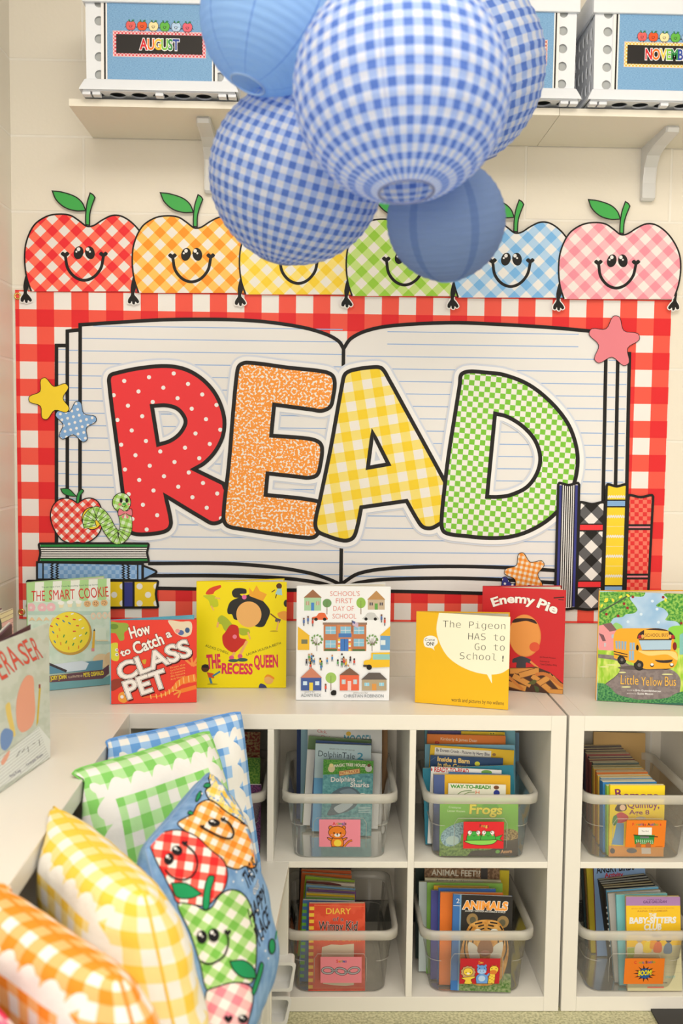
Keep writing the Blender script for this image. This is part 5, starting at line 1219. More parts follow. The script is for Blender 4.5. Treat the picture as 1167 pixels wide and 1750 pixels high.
a = mm(lambda a: (a.rect(-5, -5, 300, 300, T(36, 70, 110)), a.text('Inside a Barn', (19, 14), (103, 17), 11, T(246, 206, 120), .04), a.text('in the Country', (20, 29), (112, 33), 11, T(246, 206, 120), .04), a.ell(124, 17, 7, 6, T(226, 220, 60)), a.line([(0, 14), (14, 4)], 1, T(90, 120, 150))))
r.add('navy book with pale yellow lettering', (160, 362), (716, 386), -.246, .006, T(36, 70, 110), a)
a = mm(lambda a: (a.rect(-5, -5, 300, 300, T(236, 190, 40)), a.rect(12, 5, 162, 26, T(236, 230, 214)), a.rect(12, 26, 162, 240, T(110, 160, 80)), a.text('By Doreen Cronin - Pictures by Harry Bliss', (16, 15), (158, 18), 7.5, T(70, 70, 90), .02), a.ell(170, 14, 5, 4, T(150, 110, 60))))
r.add('yellow book with white author strip', (160, 284), (802, 326), -.229, .008, T(236, 190, 40), a)
r.add('light blue picture book', (118, 278), (806, 284), -.212, .009, T(126, 180, 200))
a = mm(lambda a: (a.rect(-5, -5, 300, 300, T(230, 124, 44)), a.text('Kimberly & James Dean', (36, 15), (134, 18), 7.5, T(246, 226, 190), 0), a.text('P', (22, 30), (32, 30), 11, T(200, 50, 40), .03)))
r.add('orange book with small white lettering', (135, 200), (736, 214), -.190, .009, T(230, 124, 44), a)
a = mm(lambda a: (a.rect(-5, -5, 95, 300, T(86, 76, 120)), a.rect(90, -5, 300, 300, T(240, 200, 40)), a.ell(175, 6, 10, 10, T(246, 214, 60)), a.ell(171, 4, 1.3, 1.8, BLK), a.ell(178, 4, 1.3, 1.8, BLK)))
r.add('purple and yellow picture book', (140, 172), (730, 186), -.172, .008, T(110, 90, 110), a)
a = mm(lambda a: (a.rect(-5, -5, 300, 300, T(130, 186, 196)), a.text('Can', (158, 42), (192, 42), 18, T(190, 40, 60), .03)))
r.add('pale turquoise picture book', (116, 130), (808, 130), -.150, .010, T(130, 186, 196), a)
r.add('grey-blue wide book at right', (330, 180), (840, 190), -.128, .008, T(110, 140, 160))
# --- bin with the typewriter tag
r = Row(cR, ZU, 'with typewriter tag')
a = Art(2e-5).crop(*cR); RY = T(250, 216, 40); PU = T(130, 50, 100)
a.rect(480, 640, 1080, 1340, RY); a.rect(480, 1215, 1080, 1340, T(232, 160, 80))
for s_, p0, p1, h_ in (('R', (606, 790), (668, 784), 74), ('amona', (680, 790), (982, 792), 48), ('Quimby,', (704, 880), (978, 880), 58), ('Age 8', (716, 938), (890, 938), 38)): a.text(s_, p0, p1, h_, PU, .02)
a.poly(spl([(610, 860), (640, 830), (690, 850), (690, 900), (620, 915), (590, 900)]), T(60, 44, 44)); a.ell(660, 880, 26, 26, T(240, 200, 170))
a.poly(spl([(585, 960), (640, 920), (700, 950), (705, 980), (660, 1010), (600, 1015)]), T(206, 66, 80)); a.poly(spl([(575, 960), (600, 945), (610, 1000), (580, 1040), (562, 1020)]), T(80, 140, 80))
a.poly(spl([(600, 1015, 1), (665, 1015, 1), (660, 1100), (650, 1210, 1), (545, 1205, 1), (575, 1120)]), T(110, 160, 200)); a.ell(553, 1260, 22, 24, T(90, 90, 94)); a.ell(720, 1255, 45, 22, T(110, 110, 114)); a.rect(805, 1228, 885, 1280, T(226, 214, 200)); a.ell(815, 972, 45, 14, T(206, 200, 170))
r.front('yellow paperback with purple lettering', [(560, 680), (1040, 680), (990, 1300), (520, 1310)], 2, .011, RY, a, pages=PAGES[0])
NB = 18; CS = [(150, 196, 70), (60, 130, 190), (60, 130, 190), (110, 160, 190), (220, 170, 60), (200, 110, 50), (196, 70, 60), (226, 180, 70), (120, 120, 80), (90, 100, 90), (150, 80, 70), (120, 60, 60), (80, 70, 90), (160, 90, 80), (60, 80, 110), (130, 120, 100), (90, 60, 70), (110, 100, 90)]
CN = ['lime green', 'bright blue', 'blue', 'pale blue', 'amber', 'rust orange', 'red', 'yellow', 'olive', 'grey green', 'brick red', 'maroon', 'dark violet', 'dusty red', 'slate blue', 'taupe', 'plum', 'brown grey']
for k in range(NB):
    f = k/(NB-1); tl = (492-200*f**.8+(-8 if k % 3 else 6), 690-395*f**.95); tr = (955-330*f, tl[1]-6)
    r.add('%s paperback, yellowed pages' % CN[k], tl, tr, -.349+.283*f, .0148, T(*CS[k]), None, 3, hfix=.176+.010*f+(.003 if k % 4 == 1 else 0), pages=PAGES[(0, 0, 2)[k % 3]])
r.add('tall tan board', (384, 210), (836, 222), -.050, .008, T(206, 164, 100), pages=PAGES[2])
# --- bin with the chain tag
r = Row(cS, ZL, 'with chain tag')
a = Art(2e-5).crop(*cS); WR = noisy('redcover', (222, 76, 46), (232, 90, 58), .05)
a.rect(240, 420, 730, 1160, WR); a.rect(240, 420, 300, 1160, T(206, 60, 40))
for k in range(13): a.rect(258 if k % 2 else 262, 466+52*k, 300, 494+52*k, T(244, 196, 60))
a.line([(300, 455), (700, 462)], 2, T(246, 160, 90)); a.line([(300, 1115), (700, 1112)], 2, T(246, 160, 90))
a.text('DIARY', (396, 524), (594, 524), 46, T(248, 200, 70), .01); a.text('of a', (450, 580), (536, 580), 32, T(60, 24, 20), .0, None, WB, .015)
for s_, p0, p1, h_ in (('Wimpy', (338, 655), (532, 660), 72), ('Kid', (556, 652), (646, 656), 72)): a.text(s_, p0, p1, h_, T(40, 24, 22), .01, None, WB, .018)
a.text('Double Down', (330, 738), (672, 742), 46, T(246, 170, 60), .02)
a.poly([(368, 790), (440, 768), (520, 772), (622, 762), (625, 1090), (560, 1098), (470, 1092), (380, 1080), (362, 900)], T(240, 226, 190))
r.front('red book with yellow spine blocks', [(258, 440), (708, 438), (715, 1135), (265, 1135)], 12, .014, T(222, 76, 46), a)
for nm, c_, tl, tr, y in (('blue and green spined', (66, 110, 160), (222, 412), (640, 425), -.300), ('green', (110, 160, 70), (245, 386), (630, 402), -.280), ('golden yellow', (240, 196, 40), (250, 355), (636, 376), -.261), ('purple', (120, 80, 130), (264, 320), (646, 346), -.243), ('light blue', (130, 176, 200), (248, 288), (640, 320), -.226), ('cream and dark red', (226, 206, 180), (250, 258), (636, 282), -.208), ('lime green', (156, 190, 40), (242, 220), (636, 256), -.190), ('bright orange', (224, 110, 40), (214, 192), (612, 216), -.170), ('deep orange', (216, 96, 36), (210, 168), (608, 180), -.153), ('black', (40, 34, 34), (194, 148), (608, 152), -.136)):
    ar = None
    if nm.startswith('blue'):
        ar = Art(2e-5); ar.rect(-5, -5, 300, 300, T(*c_))
        for k in range(12): ar.rect(-1, 8+k*16, 11, 16+k*16, T(110, 180, 60))
    if nm.startswith('cream'): ar = mm(lambda a: a.poly(spl([(0, 0, 1), (60, 0), (95, 5), (85, 10), (40, 6), (0, 9, 1)]), T(110, 50, 40)))
    r.add('%s hardback' % nm, tl, tr, y, .0135, T(*c_), ar, 10)
# --- bin with the zoo tag
r = Row(cZ, ZL, 'with zoo tag')
a = Art(2e-5).crop(*cZ)
a.rect(300, 330, 800, 1130, T(36, 32, 28)); a.rect(300, 330, 378, 1130, T(56, 110, 170)); a.rect(368, 330, 380, 1130, T(120, 160, 190)); a.line([(318, 436), (378, 440)], 3, WB); a.text('2', (340, 418), (366, 418), 34, WB, .0)
a.text('ANIMALS', (396, 462), (726, 484), 58, T(248, 160, 60), .05, None, WB, .04); a.text('JOURNEY THROUGH AN ANIMAL\'S WORLD', (410, 484), (716, 504), 11, T(226, 220, 206), .02)
TG = noisy('tiger_fur', (196, 130, 50), (226, 170, 90), .12, .35, .65)
a.rect(380, 960, 800, 1130, noisy('grass_low', (70, 110, 40), (150, 160, 110), .2, .35, .65))
for x, y in ((468, 545), (700, 570)): a.ell(x, y, 44, 46, T(150, 120, 70)); a.ell(x+(4 if x < 500 else -4), y+6, 24, 26, T(90, 84, 60))
a.poly(spl([(440, 600), (500, 560), (580, 550), (670, 570), (715, 640), (750, 760), (740, 900), (690, 1020), (560, 1060), (440, 1020), (380, 880), (395, 740)]), TG)
for sx in (-1, 1):
    for pts in (((575+sx*15, 590), (575+sx*60, 600)), ((575+sx*12, 615), (575+sx*70, 632)), ((575+sx*120, 640), (575+sx*135, 720), (575+sx*120, 790)), ((575+sx*150, 680), (575+sx*160, 780), (575+sx*140, 860)), ((575+sx*95, 690), (575+sx*100, 760)), ((575+sx*30, 570), (575+sx*85, 580)), ((575+sx*105, 600), (575+sx*125, 630))): a.line(spl(pts, False), 11, T(36, 28, 24))
    a.ell(575+sx*62, 640, 30, 20, T(240, 236, 224)); a.ell(575+sx*62, 652, 15, 10, T(60, 50, 30)); a.poly(spl([(575+sx*60, 760), (575+sx*130, 720), (575+sx*110, 860), (575+sx*40, 900)]), T(226, 220, 200))
a.poly(spl([(545, 700), (605, 700), (635, 790), (575, 830), (515, 790)]), T(150, 100, 66)); a.ell(575, 800, 34, 18, T(180, 120, 100))
r.front('black book with orange tiger face', [(315, 350), (765, 385), (780, 1105), (312, 1100)], 11, .009, T(40, 90, 150), a, spine=T(56, 110, 170))
for nm, c_, tl, tr, y, tx in (('orange', (236, 120, 40), (236, 336), (716, 344), -.312, None), ('royal blue', (50, 100, 170), (222, 306), (660, 312), -.299, None), ('purple-blue', (80, 80, 150), (165, 322), (610, 326), -.286, None), ('yellow', (236, 180, 40), (186, 286), (610, 294), -.273, None), ('green', (140, 190, 80), (135, 262), (712, 268), -.258, None), ('pale grey', (206, 214, 206), (72, 256), (560, 258), -.246, None), ('cream', (226, 214, 176), (118, 228), (700, 246), -.231, 'World'), ('brown', (130, 96, 66), (115, 140), (690, 150), -.212, 'ANIMAL FEET!?'), ('yellow and black', (226, 200, 40), (300, 152), (764, 170), -.196, None), ('dark green', (50, 66, 60), (45, 150), (480, 150), -.180, None), ('dark brown', (70, 52, 44), (90, 150), (560, 150), -.165, None)):
    ar = None
    if tx == 'World': ar = mm(lambda a: (a.rect(-5, -5, 300, 300, T(226, 214, 176)), a.text('Animals of the World', (30, 8), (120, 10), 7, T(70, 60, 50))))
    elif tx: ar = mm(lambda a: (a.rect(-5, -5, 300, 300, noisy('hide', (110, 80, 54), (150, 116, 84), .12)), a.text('ANIMAL FEET!?', (19, 22), (150, 23), 15, T(214, 204, 180), .02), a.rect(152, 0, 170, 60, T(60, 54, 50))))
    r.add('%s animal book' % nm, tl, tr, y, .008 if y < -.24 else .009, T(*c_), ar, 9)
# --- bin with the comic burst tag
r = Row(cC, ZL, 'with burst tag')
a = Art(2e-5).crop(*cC)
a.rect(560, 400, 1200, 1280, T(246, 196, 40)); a.rect(560, 400, 1200, 506, T(176, 130, 176)); a.text('A GRAPHIC NOVEL BY', (770, 458), (896, 458), 9, T(80, 50, 90)); a.text('GALE GALLIGAN', (736, 486), (940, 482), 22, T(90, 50, 100), .02)
a.text('BASED ON THE NOVEL BY ANN M. MARTIN', (640, 538), (1010, 532), 9, T(200, 130, 40)); a.text('RAINA TELGEMEIER', (696, 562), (958, 558), 14, T(206, 140, 40), .02)
a.text('THE', (798, 604), (862, 604), 30, WB, .04); a.text('BABY-SITTERS', (636, 662), (1038, 656), 50, WB, .05); a.text('CLUB', (768, 718), (918, 716), 50, WB, .05)
a.poly([(620, 870), (1120, 850), (1200, 1280), (640, 1280)], T(206, 196, 150)); a.poly([(640, 880), (720, 870), (700, 960), (650, 960)], T(170, 190, 90))
for x, y, c1, c2 in ((740, 800, (200, 170, 130), (236, 226, 206)), (815, 790, (240, 214, 160), (246, 214, 50)), (870, 760, (70, 50, 44), (240, 160, 40)), (905, 790, (90, 60, 50), (226, 110, 60)), (995, 800, (60, 70, 90), (110, 130, 150))):
    a.ell(x, y, 28, 30, T(*c1)); a.poly(spl([(x-32, y+120), (x-30, y+50), (x, y+28), (x+30, y+50), (x+34, y+120)]), T(*c2))
for k in range(3): a.line([(700+20*k, 960+60*k), (1120+15*k, 950+70*k)], 2, T(180, 170, 130))
a.text('Dawn and the Impossible Three', (720, 1190), (1020, 1184), 14, T(90, 80, 80), .02); a.text('STACEY', (1000, 1142), (1086, 1138), 20, T(120, 190, 180), .02); a.rect(850, 1212, 995, 1226, T(230, 110, 90))
r.front('yellow graphic novel with lilac band', [(580, 430), (1055, 430), (1160, 1250), (680, 1250)], 9, .010, T(246, 196, 40), a, spine=T(226, 160, 110))
for nm, c_, tl, tr, y in (('turquoise', (120, 190, 190), (580, 406), (1028, 394), -.316), ('grey', (176, 170, 160), (508, 396), (968, 364), -.303), ('pale blue', (110, 176, 206), (496, 372), (950, 336), -.290)):
    r.add('%s topped graphic novel' % nm, tl, tr, y, .009, T(*c_), None, 8)
for k in range(5):
    f = k/4; ar = Art(2e-5); ar.rect(-5, -5, 300, 300, T(40, 36, 36))
    for j in range(8): ar.ell(3, 50+j*14+k*3, 2.2, 3, T(220, 214, 200))
    r.add('black topped comic diary', (474-48*f, 350-70*f), (920-80*f, 318-88*f), -.272+.085*f, .014, T(40, 36, 36), ar, 8, spine=T(40, 36, 36))
ar = mm(lambda a: (a.rect(-5, -5, 300, 300, T(140, 170, 206)), a.text('ANGRY BIRDS', (8, 21), (112, 13), 18, T(30, 28, 30), .03), a.text('Activity', (30, 33), (80, 31), 12, T(200, 40, 50), .03)))
r.add('blue-grey book with black lettering', (382, 150), (832, 140), -.168, .010, T(140, 170, 206), ar, spine=T(170, 60, 60))
r.add('yellow spined comic', (318, 150), (560, 140), -.152, .012, T(214, 190, 50)); r.add('brown spined comic', (300, 160), (520, 150), -.136, .012, T(150, 110, 60)); r.add('dark green spined comic', (272, 170), (480, 160), -.120, .012, T(50, 70, 70))
# --- bin behind the blue pillow
r = Row((170, 1200, .28278), ZU, 'behind blue pillow')
ar = mm(lambda a: (a.rect(-5, -5, 300, 300, noisy('darkpack', (60, 40, 70), (120, 60, 100), .3)), a.ell(118, 10, 9, 7, T(200, 60, 90)), a.text('FUN', (104, 24), (128, 24), 7, WB, .03), a.rect(100, 28, 128, 40, T(50, 130, 60))))
r.add('dark purple activity pack', (560, 494), (978, 500), -.345, .008, T(80, 50, 80), ar, 3)
ar = mm(lambda a: (a.rect(-5, -5, 300, 300, noisy('greencov', (90, 150, 60), (150, 190, 80), .2)), a.rect(120, 18, 145, 60, T(230, 120, 40)), a.ell(152, 20, 8, 20, T(140, 190, 60), 30)))
r.add('green and orange children book', (470, 330), (972, 338), -.25, .009, T(120, 170, 60), ar)
ar = mm(lambda a: (a.rect(-5, -5, 300, 300, noisy('redcov', (170, 60, 44), (220, 180, 120), .15)), a.ell(158, 8, 10, 8, T(180, 40, 50)), a.rect(130, 46, 200, 70, T(130, 170, 60))))
r.add('red and green children book', (440, 170), (972, 182), -.19, .009, T(180, 70, 50), ar)
# ================================================================== paper lanterns
def lantern_mat(key, nlon, nlat, white, light, dark, plain=None, seam=8, sw=.035):
    m, t, p = newmat('lantern_'+key); h = NT(t)
    x, y, _ = h.uv(1)
    if plain:
        no = h.n('ShaderNodeTexNoise'); no.inputs['Scale'].default_value = 7
        cb = h.n('ShaderNodeCombineXYZ'); h.L(h.math('MULTIPLY', x, 3), cb.inputs[0]); h.L(h.math('MULTIPLY', y, 14), cb.inputs[1]); h.L(cb.outputs[0], no.inputs['Vector'])
        col = h.mix(no.outputs[0], C(*plain), C(*[min(255, c+14) for c in plain]))
        sm = h.math('LESS_THAN', h.math('FRACT', h.math('MULTIPLY', x, seam)), sw)
        col = h.mix(h.math('MULTIPLY', sm, .55), col, C(*dark))
    else:
        col = gingham_col(h, h.math('MULTIPLY', x, nlon), h.math('MULTIPLY', y, nlat), white, light, dark)
        sm = h.math('LESS_THAN', h.math('FRACT', h.math('MULTIPLY', x, seam)), .02)
        col = h.mix(h.math('MULTIPLY', sm, .35), col, C(*dark))
    h.L(col, p.inputs['Base Color']); p.inputs['Roughness'].default_value = .6; p.inputs['Specular IOR Level'].default_value = .2
    tr = h.n('ShaderNodeBsdfTranslucent'); h.L(col, tr.inputs[0]); mx = h.n('ShaderNodeMixShader'); mx.inputs[0].default_value = .58
    out = t.nodes['Material Output']; h.L(p.outputs[0], mx.inputs[1]); h.L(tr.outputs[0], mx.inputs[2]); h.L(mx.outputs[0], out.inputs[0])
    return m
WIRE = flat(120, 130, 170, .4); STR = flat(236, 232, 222, .6)
def lantern(label, cpx, rpx, depth, tilt, mat, hole=.24, ribs=22, spin=0, wire=None):
    d = ray(*cpx); c = CAM+d*depth; R = rpx*depth/FPX*1.0
    t = thing('paper_lantern', label, 'lantern', c, None)
    dn = d.normalized(); rr_ = (RT-dn*RT.dot(dn)).normalized(); uu_ = rr_.cross(dn)
    ax = (rr_*tilt[0]-uu_*tilt[1]-dn*tilt[2]).normalized()      # points to the bottom opening
    q = (-ax).to_track_quat('Z', 'Y').to_matrix() @ Matrix.Rotation(math.radians(spin), 3, 'Z')
    b = B(); uvl = b.bm.loops.layers.uv.verify(); mi = b.mi(mat); N = 72; M = ribs*4; a0 = math.asin(hole); rows = []
    for j in range(M+1):
        th = a0+(PI-2*a0)*j/M; rr = R*(1-.010*abs(math.sin(PI*ribs*j/M))); row = []
        for i in range(N+1):
            ph = 2*PI*i/N; row.append(b.bm.verts.new(c+q @ Vector((rr*math.sin(th)*math.cos(ph), rr*math.sin(th)*math.sin(ph), rr*math.cos(th)))) if i < N else row[0])
        rows.append(row)
    for j in range(M):
        for i in range(N):
            f = b.bm.faces.new([rows[j][i], rows[j][i+1], rows[j+1][i+1], rows[j+1][i]]); f.material_index = mi; f.smooth = True
            for lp, (u, v) in zip(f.loops, ((i, j), (i+1, j), (i+1, j+1), (i, j+1))): lp[uvl].uv = (u/N, v/M)
    b.build('shade', t)
    b = B(); b.torus(c+ax*(R*math.cos(a0)), ax, R*hole, .0022, wire or WIRE); b.build('bottom_ring', t)
    b = B(); b.torus(c-ax*(R*math.cos(a0)), ax, R*hole, .0016, wire or WIRE); tp = c-ax*(R*math.cos(a0)); pp = ax.orthogonal().normalized()*R*hole; b.tube([tp-pp, tp-pp*.2+ax*.01, tp+pp*.2+ax*.01, tp+pp], .0012, WIRE, 6); b.build('top_frame', t)
    b = B(); b.tube([tp+ax*.009, tp+Vector((0, 0, .012)), Vector((tp.x, tp.y, 3.049))], .0009, STR, 6); b.build('hanging_string', t)
    return t
GL = ((244, 240, 234), (188, 206, 236), (106, 138, 206))
lantern('big blue gingham paper lantern, largest and frontmost of the hanging cluster', (686, 155), 186, 1.50, (.067, .872, .485), lantern_mat('big', 38, 17, *GL), .25, 26, 14)
lantern('blue gingham paper lantern at the lower left of the cluster, above the yellow apple', (507, 299), 150, 1.84, (-.28, .955, -.1), lantern_mat('left', 42, 19, *GL), .2, 26, 40)
lantern('blue gingham paper lantern peeking out behind the right side of the biggest one', (768, 118), 163, 1.96, (.356, .93, .06), lantern_mat('right', 36, 17, *GL), .2, 26, 10)
BLU = (128, 162, 208)
lantern('plain pale blue paper lantern at the upper left of the cluster', (468, 33), 126, 1.68, (-.385, .80, .45), lantern_mat('plainleft', 1, 1, 0, 0, (96, 138, 210), (162, 196, 232)), .24, 22, 20, flat(150, 180, 220))
lantern('small plain blue paper lantern, lowest of the cluster', (762, 377), 101.5, 1.74, (.08, .97, -.12), lantern_mat('plainlow', 1, 1, 0, 0, (108, 138, 190), (142, 164, 198), 6, .14), .2, 20, 5, flat(120, 150, 200))

# ================================================================== pillows on the bench
def pillow_mat(key, white, light, dark, n, border=True, off=(0, 0)):
    m, t, p = newmat('pillow_'+key); h = NT(t)
    x, y, _ = h.uv(1)
    col = gingham_col(h, h.math('ADD', h.math('MULTIPLY', x, n), off[0]), h.math('ADD', h.math('MULTIPLY', y, n), off[1]), white, light, dark)
    if border:
        eu = h.math('MINIMUM', x, h.math('SUBTRACT', 1, x)); ev = h.math('MINIMUM', y, h.math('SUBTRACT', 1, y))
        e = h.math('MINIMUM', eu, ev); s = h.math('LESS_THAN', eu, ev)
        al = h.math('ADD', h.math('MULTIPLY', s, y), h.math('MULTIPLY', h.math('SUBTRACT', 1, s), x))
        sc = h.math('ABSOLUTE', h.math('SINE', h.math('MULTIPLY', al, PI*9)))
        o_ = h.math('SUBTRACT', .20, h.math('MULTIPLY', sc, .052))
        band = h.math('MULTIPLY', h.math('GREATER_THAN', e, o_), h.math('LESS_THAN', e, .242))
        col = h.mix(band, col, C(*white))
    h.L(col, p.inputs['Base Color']); p.inputs['Roughness'].default_value = .85; p.inputs['Specular IOR Level'].default_value = .1
    g = h.n('ShaderNodeTexNoise'); g.inputs['Scale'].default_value = 14; bu = h.n('ShaderNodeBump'); bu.inputs['Strength'].default_value = .25; bu.inputs['Distance'].default_value = .01
    h.L(g.outputs[0], bu.inputs['Height']); h.L(bu.outputs[0], p.inputs['Normal'])
    return m
def pillow_fn(tl, tr, br, bl, th, face, pinch=.035):
    """surface of a stuffed cushion: fn(u, v, side, lift); u runs left to right, v top to bottom"""
    tl, tr, br, bl, face = map(Vector, (tl, tr, br, bl, face)); face = face.normalized()
    def fn(u, v, side, lift=0):
        a, b_ = 2*u-1, 2*v-1
        pu = u-.5; pv = v-.5
        k = pinch
        rc = 1-.035*(a*b_)**6
        u2 = .5+pu*(1-k*(1-b_*b_)*a*a)*rc; v2 = .5+pv*(1-k*(1-a*a)*b_*b_)*rc
        q = (tl*(1-u2)+tr*u2)*(1-v2)+(bl*(1-u2)+br*u2)*v2
        t_ = max(0, (1-abs(a)**3))**.5*max(0, (1-abs(b_)**3))**.5
        e = min(1-abs(a), 1-abs(b_))
        wr = .0045*math.sin(9*u+3*math.sin(5*v))*math.sin(11*v+2)+(.004*math.sin(46*(u if 1-abs(a) > 1-abs(b_) else v))*math.exp(-e*7))
        q = q+face*side*(th*t_+wr*min(1, e*6)+lift)
        if q.z < .775:       # cloth pressed against the shelf fronts and the bench
            w = min(1, (.775-q.z)/.012)
            if q.x < .391: q.x += (.391-q.x)*w
            if q.y > -.397: q.y = -.397
        q.z = max(q.z, .3905)
        return q
    return fn
def _arc():
    # length along a cushion's middle section, so that the woven checks keep their size over the rounded edge
    P = [(.2*(2*k/200-1), .095*max(0, 1-abs(2*k/200-1)**3)**.5) for k in range(201)]; L = [0]
    for p, q in zip(P, P[1:]): L.append(L[-1]+math.dist(p, q))
    return [l/L[-1] for l in L]
ARC = _arc()
def arc(s_):
    k = min(199, int(s_*200)); f = s_*200-k; return ARC[k]*(1-f)+ARC[k+1]*f
def pillow(name, label, fn, mat, art=None, pxmap=None, backmat=None):
    c = fn(.5, .5, 0); c = Vector((c.x, c.y, .39)); t = thing('throw_pillow', label, 'pillow', c)
    b = B(); uvl = b.bm.loops.layers.uv.verify(); N = 44; G = {}
    def pos(i): s_ = i/N; return .5*s_+.5*(.5-.5*math.cos(PI*s_))
    for side in (1, -1):
        mi = b.mi(mat if side == 1 or backmat is None else backmat)
        for i in range(N+1):
            for j in range(N+1):
                ed = i in (0, N) or j in (0, N)
                k = (i, j, 0 if ed else side)
                if k not in G: G[k] = b.bm.verts.new(fn(pos(i), pos(j), 0 if ed else side))
        for i in range(N):
            for j in range(N):
                ks = [(i, j), (i+1, j), (i+1, j+1), (i, j+1)]
                f = b.bm.faces.new([G[(p, q, 0 if (p in (0, N) or q in (0, N)) else side)] for p, q in ks]); f.material_index = mi; f.smooth = True
                for lp, (p, q) in zip(f.loops, ks): lp[uvl].uv = (arc(pos(p)), arc(pos(q)))
    bmesh.ops.recalc_face_normals(b.bm, faces=b.bm.faces)
    if art: art(b)
    b.build('cover', t, fixn=False)
    b = B(); ring = [fn(s_, 0, 0) for s_ in [k/20 for k in range(20)]]+[fn(1, s_, 0) for s_ in [k/20 for k in range(20)]]+[fn(1-s_, 1, 0) for s_ in [k/20 for k in range(20)]]+[fn(0, 1-s_, 0) for s_ in [k/20 for k in range(21)]]
    b.tube(ring, .0022, mat if art is None else flat(140, 168, 200, .9), 6); b.build('seam', t)
    return t
WP = (244, 238, 228)
PB = pillow_fn((.372, -.640, .776), (.668, -.480, .800), (.725, -.560, .425), (.43, -.745, .41), .062, (.45, -.86, .25))
pillow('blue', 'blue gingham throw pillow with white scallops, farthest back of the heap', PB, pillow_mat('blue', WP, (166, 200, 236), (110, 162, 220), 9))
PG = pillow_fn((.347, -.850, .778), (.606, -.585, .785), (.720, -.700, .43), (.450, -.985, .41), .075, (.62, -.72, .3))
pillow('green', 'green gingham throw pillow with white scallops, leaning on the blue one', PG, pillow_mat('green', WP, (188, 230, 160), (140, 210, 106), 9))
PY = pillow_fn((.372, -1.025, .782), (.598, -1.350, .772), (.690, -1.400, .41), (.460, -1.075, .41), .097, (-.80, -.56, .2))
pillow('yellow', 'yellow gingham throw pillow with a white scalloped band, between the green and the orange ones', PY, pillow_mat('yellow', (248, 240, 226), (252, 226, 150), (252, 208, 80), 9))
PO = pillow_fn((.342, -1.308, .778), (.606, -1.560, .765), (.712, -1.615, .41), (.452, -1.360, .41), .082, (-.80, -.56, .2))
pillow('orange', 'orange gingham throw pillow with a white scalloped band, at the lower left corner', PO, pillow_mat('orange', (250, 240, 228), (254, 190, 120), (252, 150, 50), 9))
PP = pillow_fn((.352, -1.50, .772), (.557, -1.785, .752), (.65, -1.86, .41), (.44, -1.58, .41), .075, (-.80, -.56, .2))
pillow('pink', 'hot pink throw pillow, only a corner showing at the bottom left edge', PP, pillow_mat('pink', (250, 238, 230), (248, 120, 150), (240, 50, 90), 9))
PA = pillow_fn((.558, -1.150, .755), (.626, -.795, .765), (.755, -.930, .395), (.690, -1.290, .40), .085, (.90, -.17, .40))
DENIM = noisy('denim_cloth', (112, 152, 196), (146, 180, 214), 16, .35, .65, .9, 3)

def surface_of(fn, side=1, M=70):
    """finds the point of the cushion seen at a photo pixel"""
    G = []
    for i in range(M+1):
        for j in range(M+1):
            u, v = .004+.992*i/M, .004+.992*j/M; x, y = project(fn(u, v, side)); G.append((x, y, u, v))
    def ok(u, v):
        e = .004; p = fn(u, v, side); n = (fn(u+e, v, side)-p).cross(fn(u, v+e, side)-p)
        if n.dot(fn(.5, .5, side)-fn(.5, .5, -side)) < 0: n = -n
        return n.dot(CAM-p) > 0
    G = [g for g in G if ok(g[2], g[3])]
    def inv(px, py):
        b_ = min(G, key=lambda g: (g[0]-px)**2+(g[1]-py)**2); u, v = b_[2], b_[3]
        for _ in range(4):
            e = .003; x, y = project(fn(u, v, side)); xu, yu = project(fn(u+e, v, side)); xv, yv = project(fn(u, v+e, side))
            a, b2, c, d = (xu-x)/e, (xv-x)/e, (yu-y)/e, (yv-y)/e; D = a*d-b2*c
            if abs(D) < 2e3: break
            du, dv = (d*(px-x)-b2*(py-y))/D, (-c*(px-x)+a*(py-y))/D; l = math.hypot(du, dv)
            if l > .05: du, dv = du*.05/l, dv*.05/l
            u, v = min(.995, max(.005, u+du)), min(.995, max(.005, v+dv))
        return u, v
    return inv
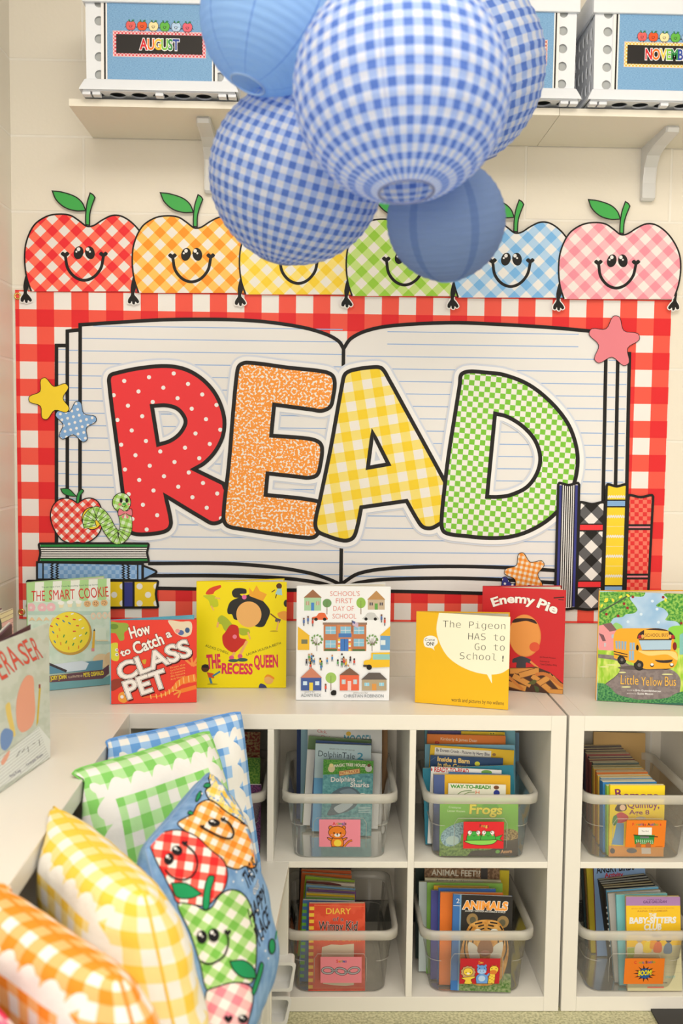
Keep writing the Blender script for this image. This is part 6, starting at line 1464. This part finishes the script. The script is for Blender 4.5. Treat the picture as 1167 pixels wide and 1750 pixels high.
def apple_print(b):
    a = Art(9e-5).crop(230, 1300, .25712); inv = surface_of(PA); IK = flat(26, 24, 28, .9)
    LG = flat(30, 150, 90, .9)
    def gg(key, l, d, ang, P_): return gingham('pr_'+key, (246, 236, 222), l, d, P_, ang, 0, 0, .9)
    def shape(P, m, w=9):
        P = spl(P, True, 5); a.poly(P, m); a.line(P, w, IK, True)
    shape([(484, 62), (560, 100), (650, 210), (740, 370), (800, 490), (742, 432), (620, 368), (510, 275), (470, 205), (498, 160)], gg('y', (254, 226, 140), (252, 206, 80), 20, 20))
    shape([(285, 415), (385, 350), (420, 290), (500, 262), (610, 340), (745, 435), (792, 540), (812, 640), (802, 705), (765, 716), (735, 702), (690, 722), (635, 712), (575, 678), (520, 620), (430, 520), (340, 470)], gg('o', (254, 184, 100), (252, 146, 44), 25, 21))
    shape([(95, 515), (200, 472), (300, 462), (410, 505), (500, 590), (590, 665), (616, 760), (595, 850), (545, 905), (480, 965), (400, 960), (285, 945), (250, 880), (190, 760), (130, 640)], gg('r', (250, 100, 84), (236, 44, 44), 8, 28))
    shape([(285, 955), (400, 962), (465, 995), (510, 975), (560, 900), (625, 860), (700, 872), (755, 935), (792, 1050), (808, 1200), (800, 1400), (770, 1480), (690, 1475), (560, 1500), (480, 1530), (430, 1340), (360, 1130)], gg('g', (176, 214, 130), (126, 190, 80), 33, 29))
    shape([(470, 1545), (560, 1500), (670, 1475), (765, 1500), (785, 1570), (765, 1690), (720, 1790), (500, 1790)], gg('p', (248, 190, 184), (240, 140, 150), 28, 32))
    shape([(240, 815, 1), (340, 818), (442, 885, 1), (370, 915), (275, 905)], LG, 8); shape([(485, 772), (525, 772), (502, 860), (486, 985), (452, 985), (456, 880)], LG, 8)
    shape([(628, 1335, 1), (720, 1330), (785, 1378), (806, 1448, 1), (715, 1442), (655, 1395)], LG, 8); shape([(836, 1340), (852, 1362), (822, 1480), (788, 1560), (774, 1540), (805, 1440)], LG, 6)
    shape(ellp(908, 1236, 21, 50), LG, 7); a.line([(942, 1130), (930, 1190)], 8, LG)
    shape([(398, 270), (415, 215), (435, 205), (432, 240), (410, 272)], LG, 6); shape([(345, 352), (360, 335), (385, 350), (372, 362)], LG, 6); shape([(450, 165), (475, 150), (498, 160), (490, 178), (460, 180)], LG, 6)
    def eye(x, y, rx, ry, rt=0): a.ell(x, y, rx, ry, IK, rt); a.ell(x-rx*.35, y-ry*.4, rx*.32, ry*.3, WHT, rt); a.ell(x+rx*.1, y-ry*.05, rx*.14, ry*.14, WHT)
    def heart(x, y, r=22): a.poly(spl([(x, y+r, 1), (x-r, y-r*.2), (x-r*.5, y-r*.8), (x, y-r*.3, 1), (x+r*.5, y-r*.8), (x+r, y-r*.2)], True, 4), IK)
    eye(520, 414, 40, 25, 8); a.line(spl([(432, 440), (500, 478), (580, 514), (636, 516), (650, 475), (622, 420), (578, 392)], False), 11, IK); heart(440, 440, 15); heart(578, 392, 16)
    eye(218, 656, 32, 40, 20); eye(272, 600, 36, 32, 20); a.line(spl([(322, 555), (388, 620), (405, 690), (380, 760), (315, 795), (240, 778), (190, 730)], False), 11, IK); heart(320, 552, 20)
    eye(434, 1176, 35, 44); eye(512, 1164, 37, 44); a.line(spl([(603, 1150), (608, 1220), (580, 1300), (520, 1345), (470, 1356), (425, 1338)], False), 11, IK); heart(603, 1146, 23)
    eye(706, 1722, 32, 28); heart(606, 1722, 28)
    for x, y in ((660, 745), (760, 760), (700, 800), (640, 810), (745, 740), (800, 1000), (835, 1190), (850, 1270), (815, 1140), (870, 1320), (880, 700), (430, 225), (330, 390)): a.ell(x, y, 5, 7, WHT)
    def fn(x, y, hh):
        u, v = inv(x, y); return PA(u, v, 1, hh)
    a.into(b, fn, maxe=7)
    a = Art(9e-5)
    for s_, x0, x1, y, h_ in (('THIS IS', 475, 695, 440, 66), ('HAPPY', 430, 690, 575, 72), ('PLACE', 440, 680, 662, 72)): a.text(s_, (x0, y), (x1, y), h_, IK, .015)
    a.text('our', (530, 488), (640, 484), 36, flat(226, 226, 226, .9), .0, None, flat(110, 120, 130), .03)
    a.into(b, lambda x, y, hh: PA(x/1000, y/1000, 1, hh+.0005), maxe=20)
pillow('apples', 'blue denim-print throw pillow with smiling apples and the words THIS IS OUR HAPPY PLACE', PA, DENIM, apple_print)
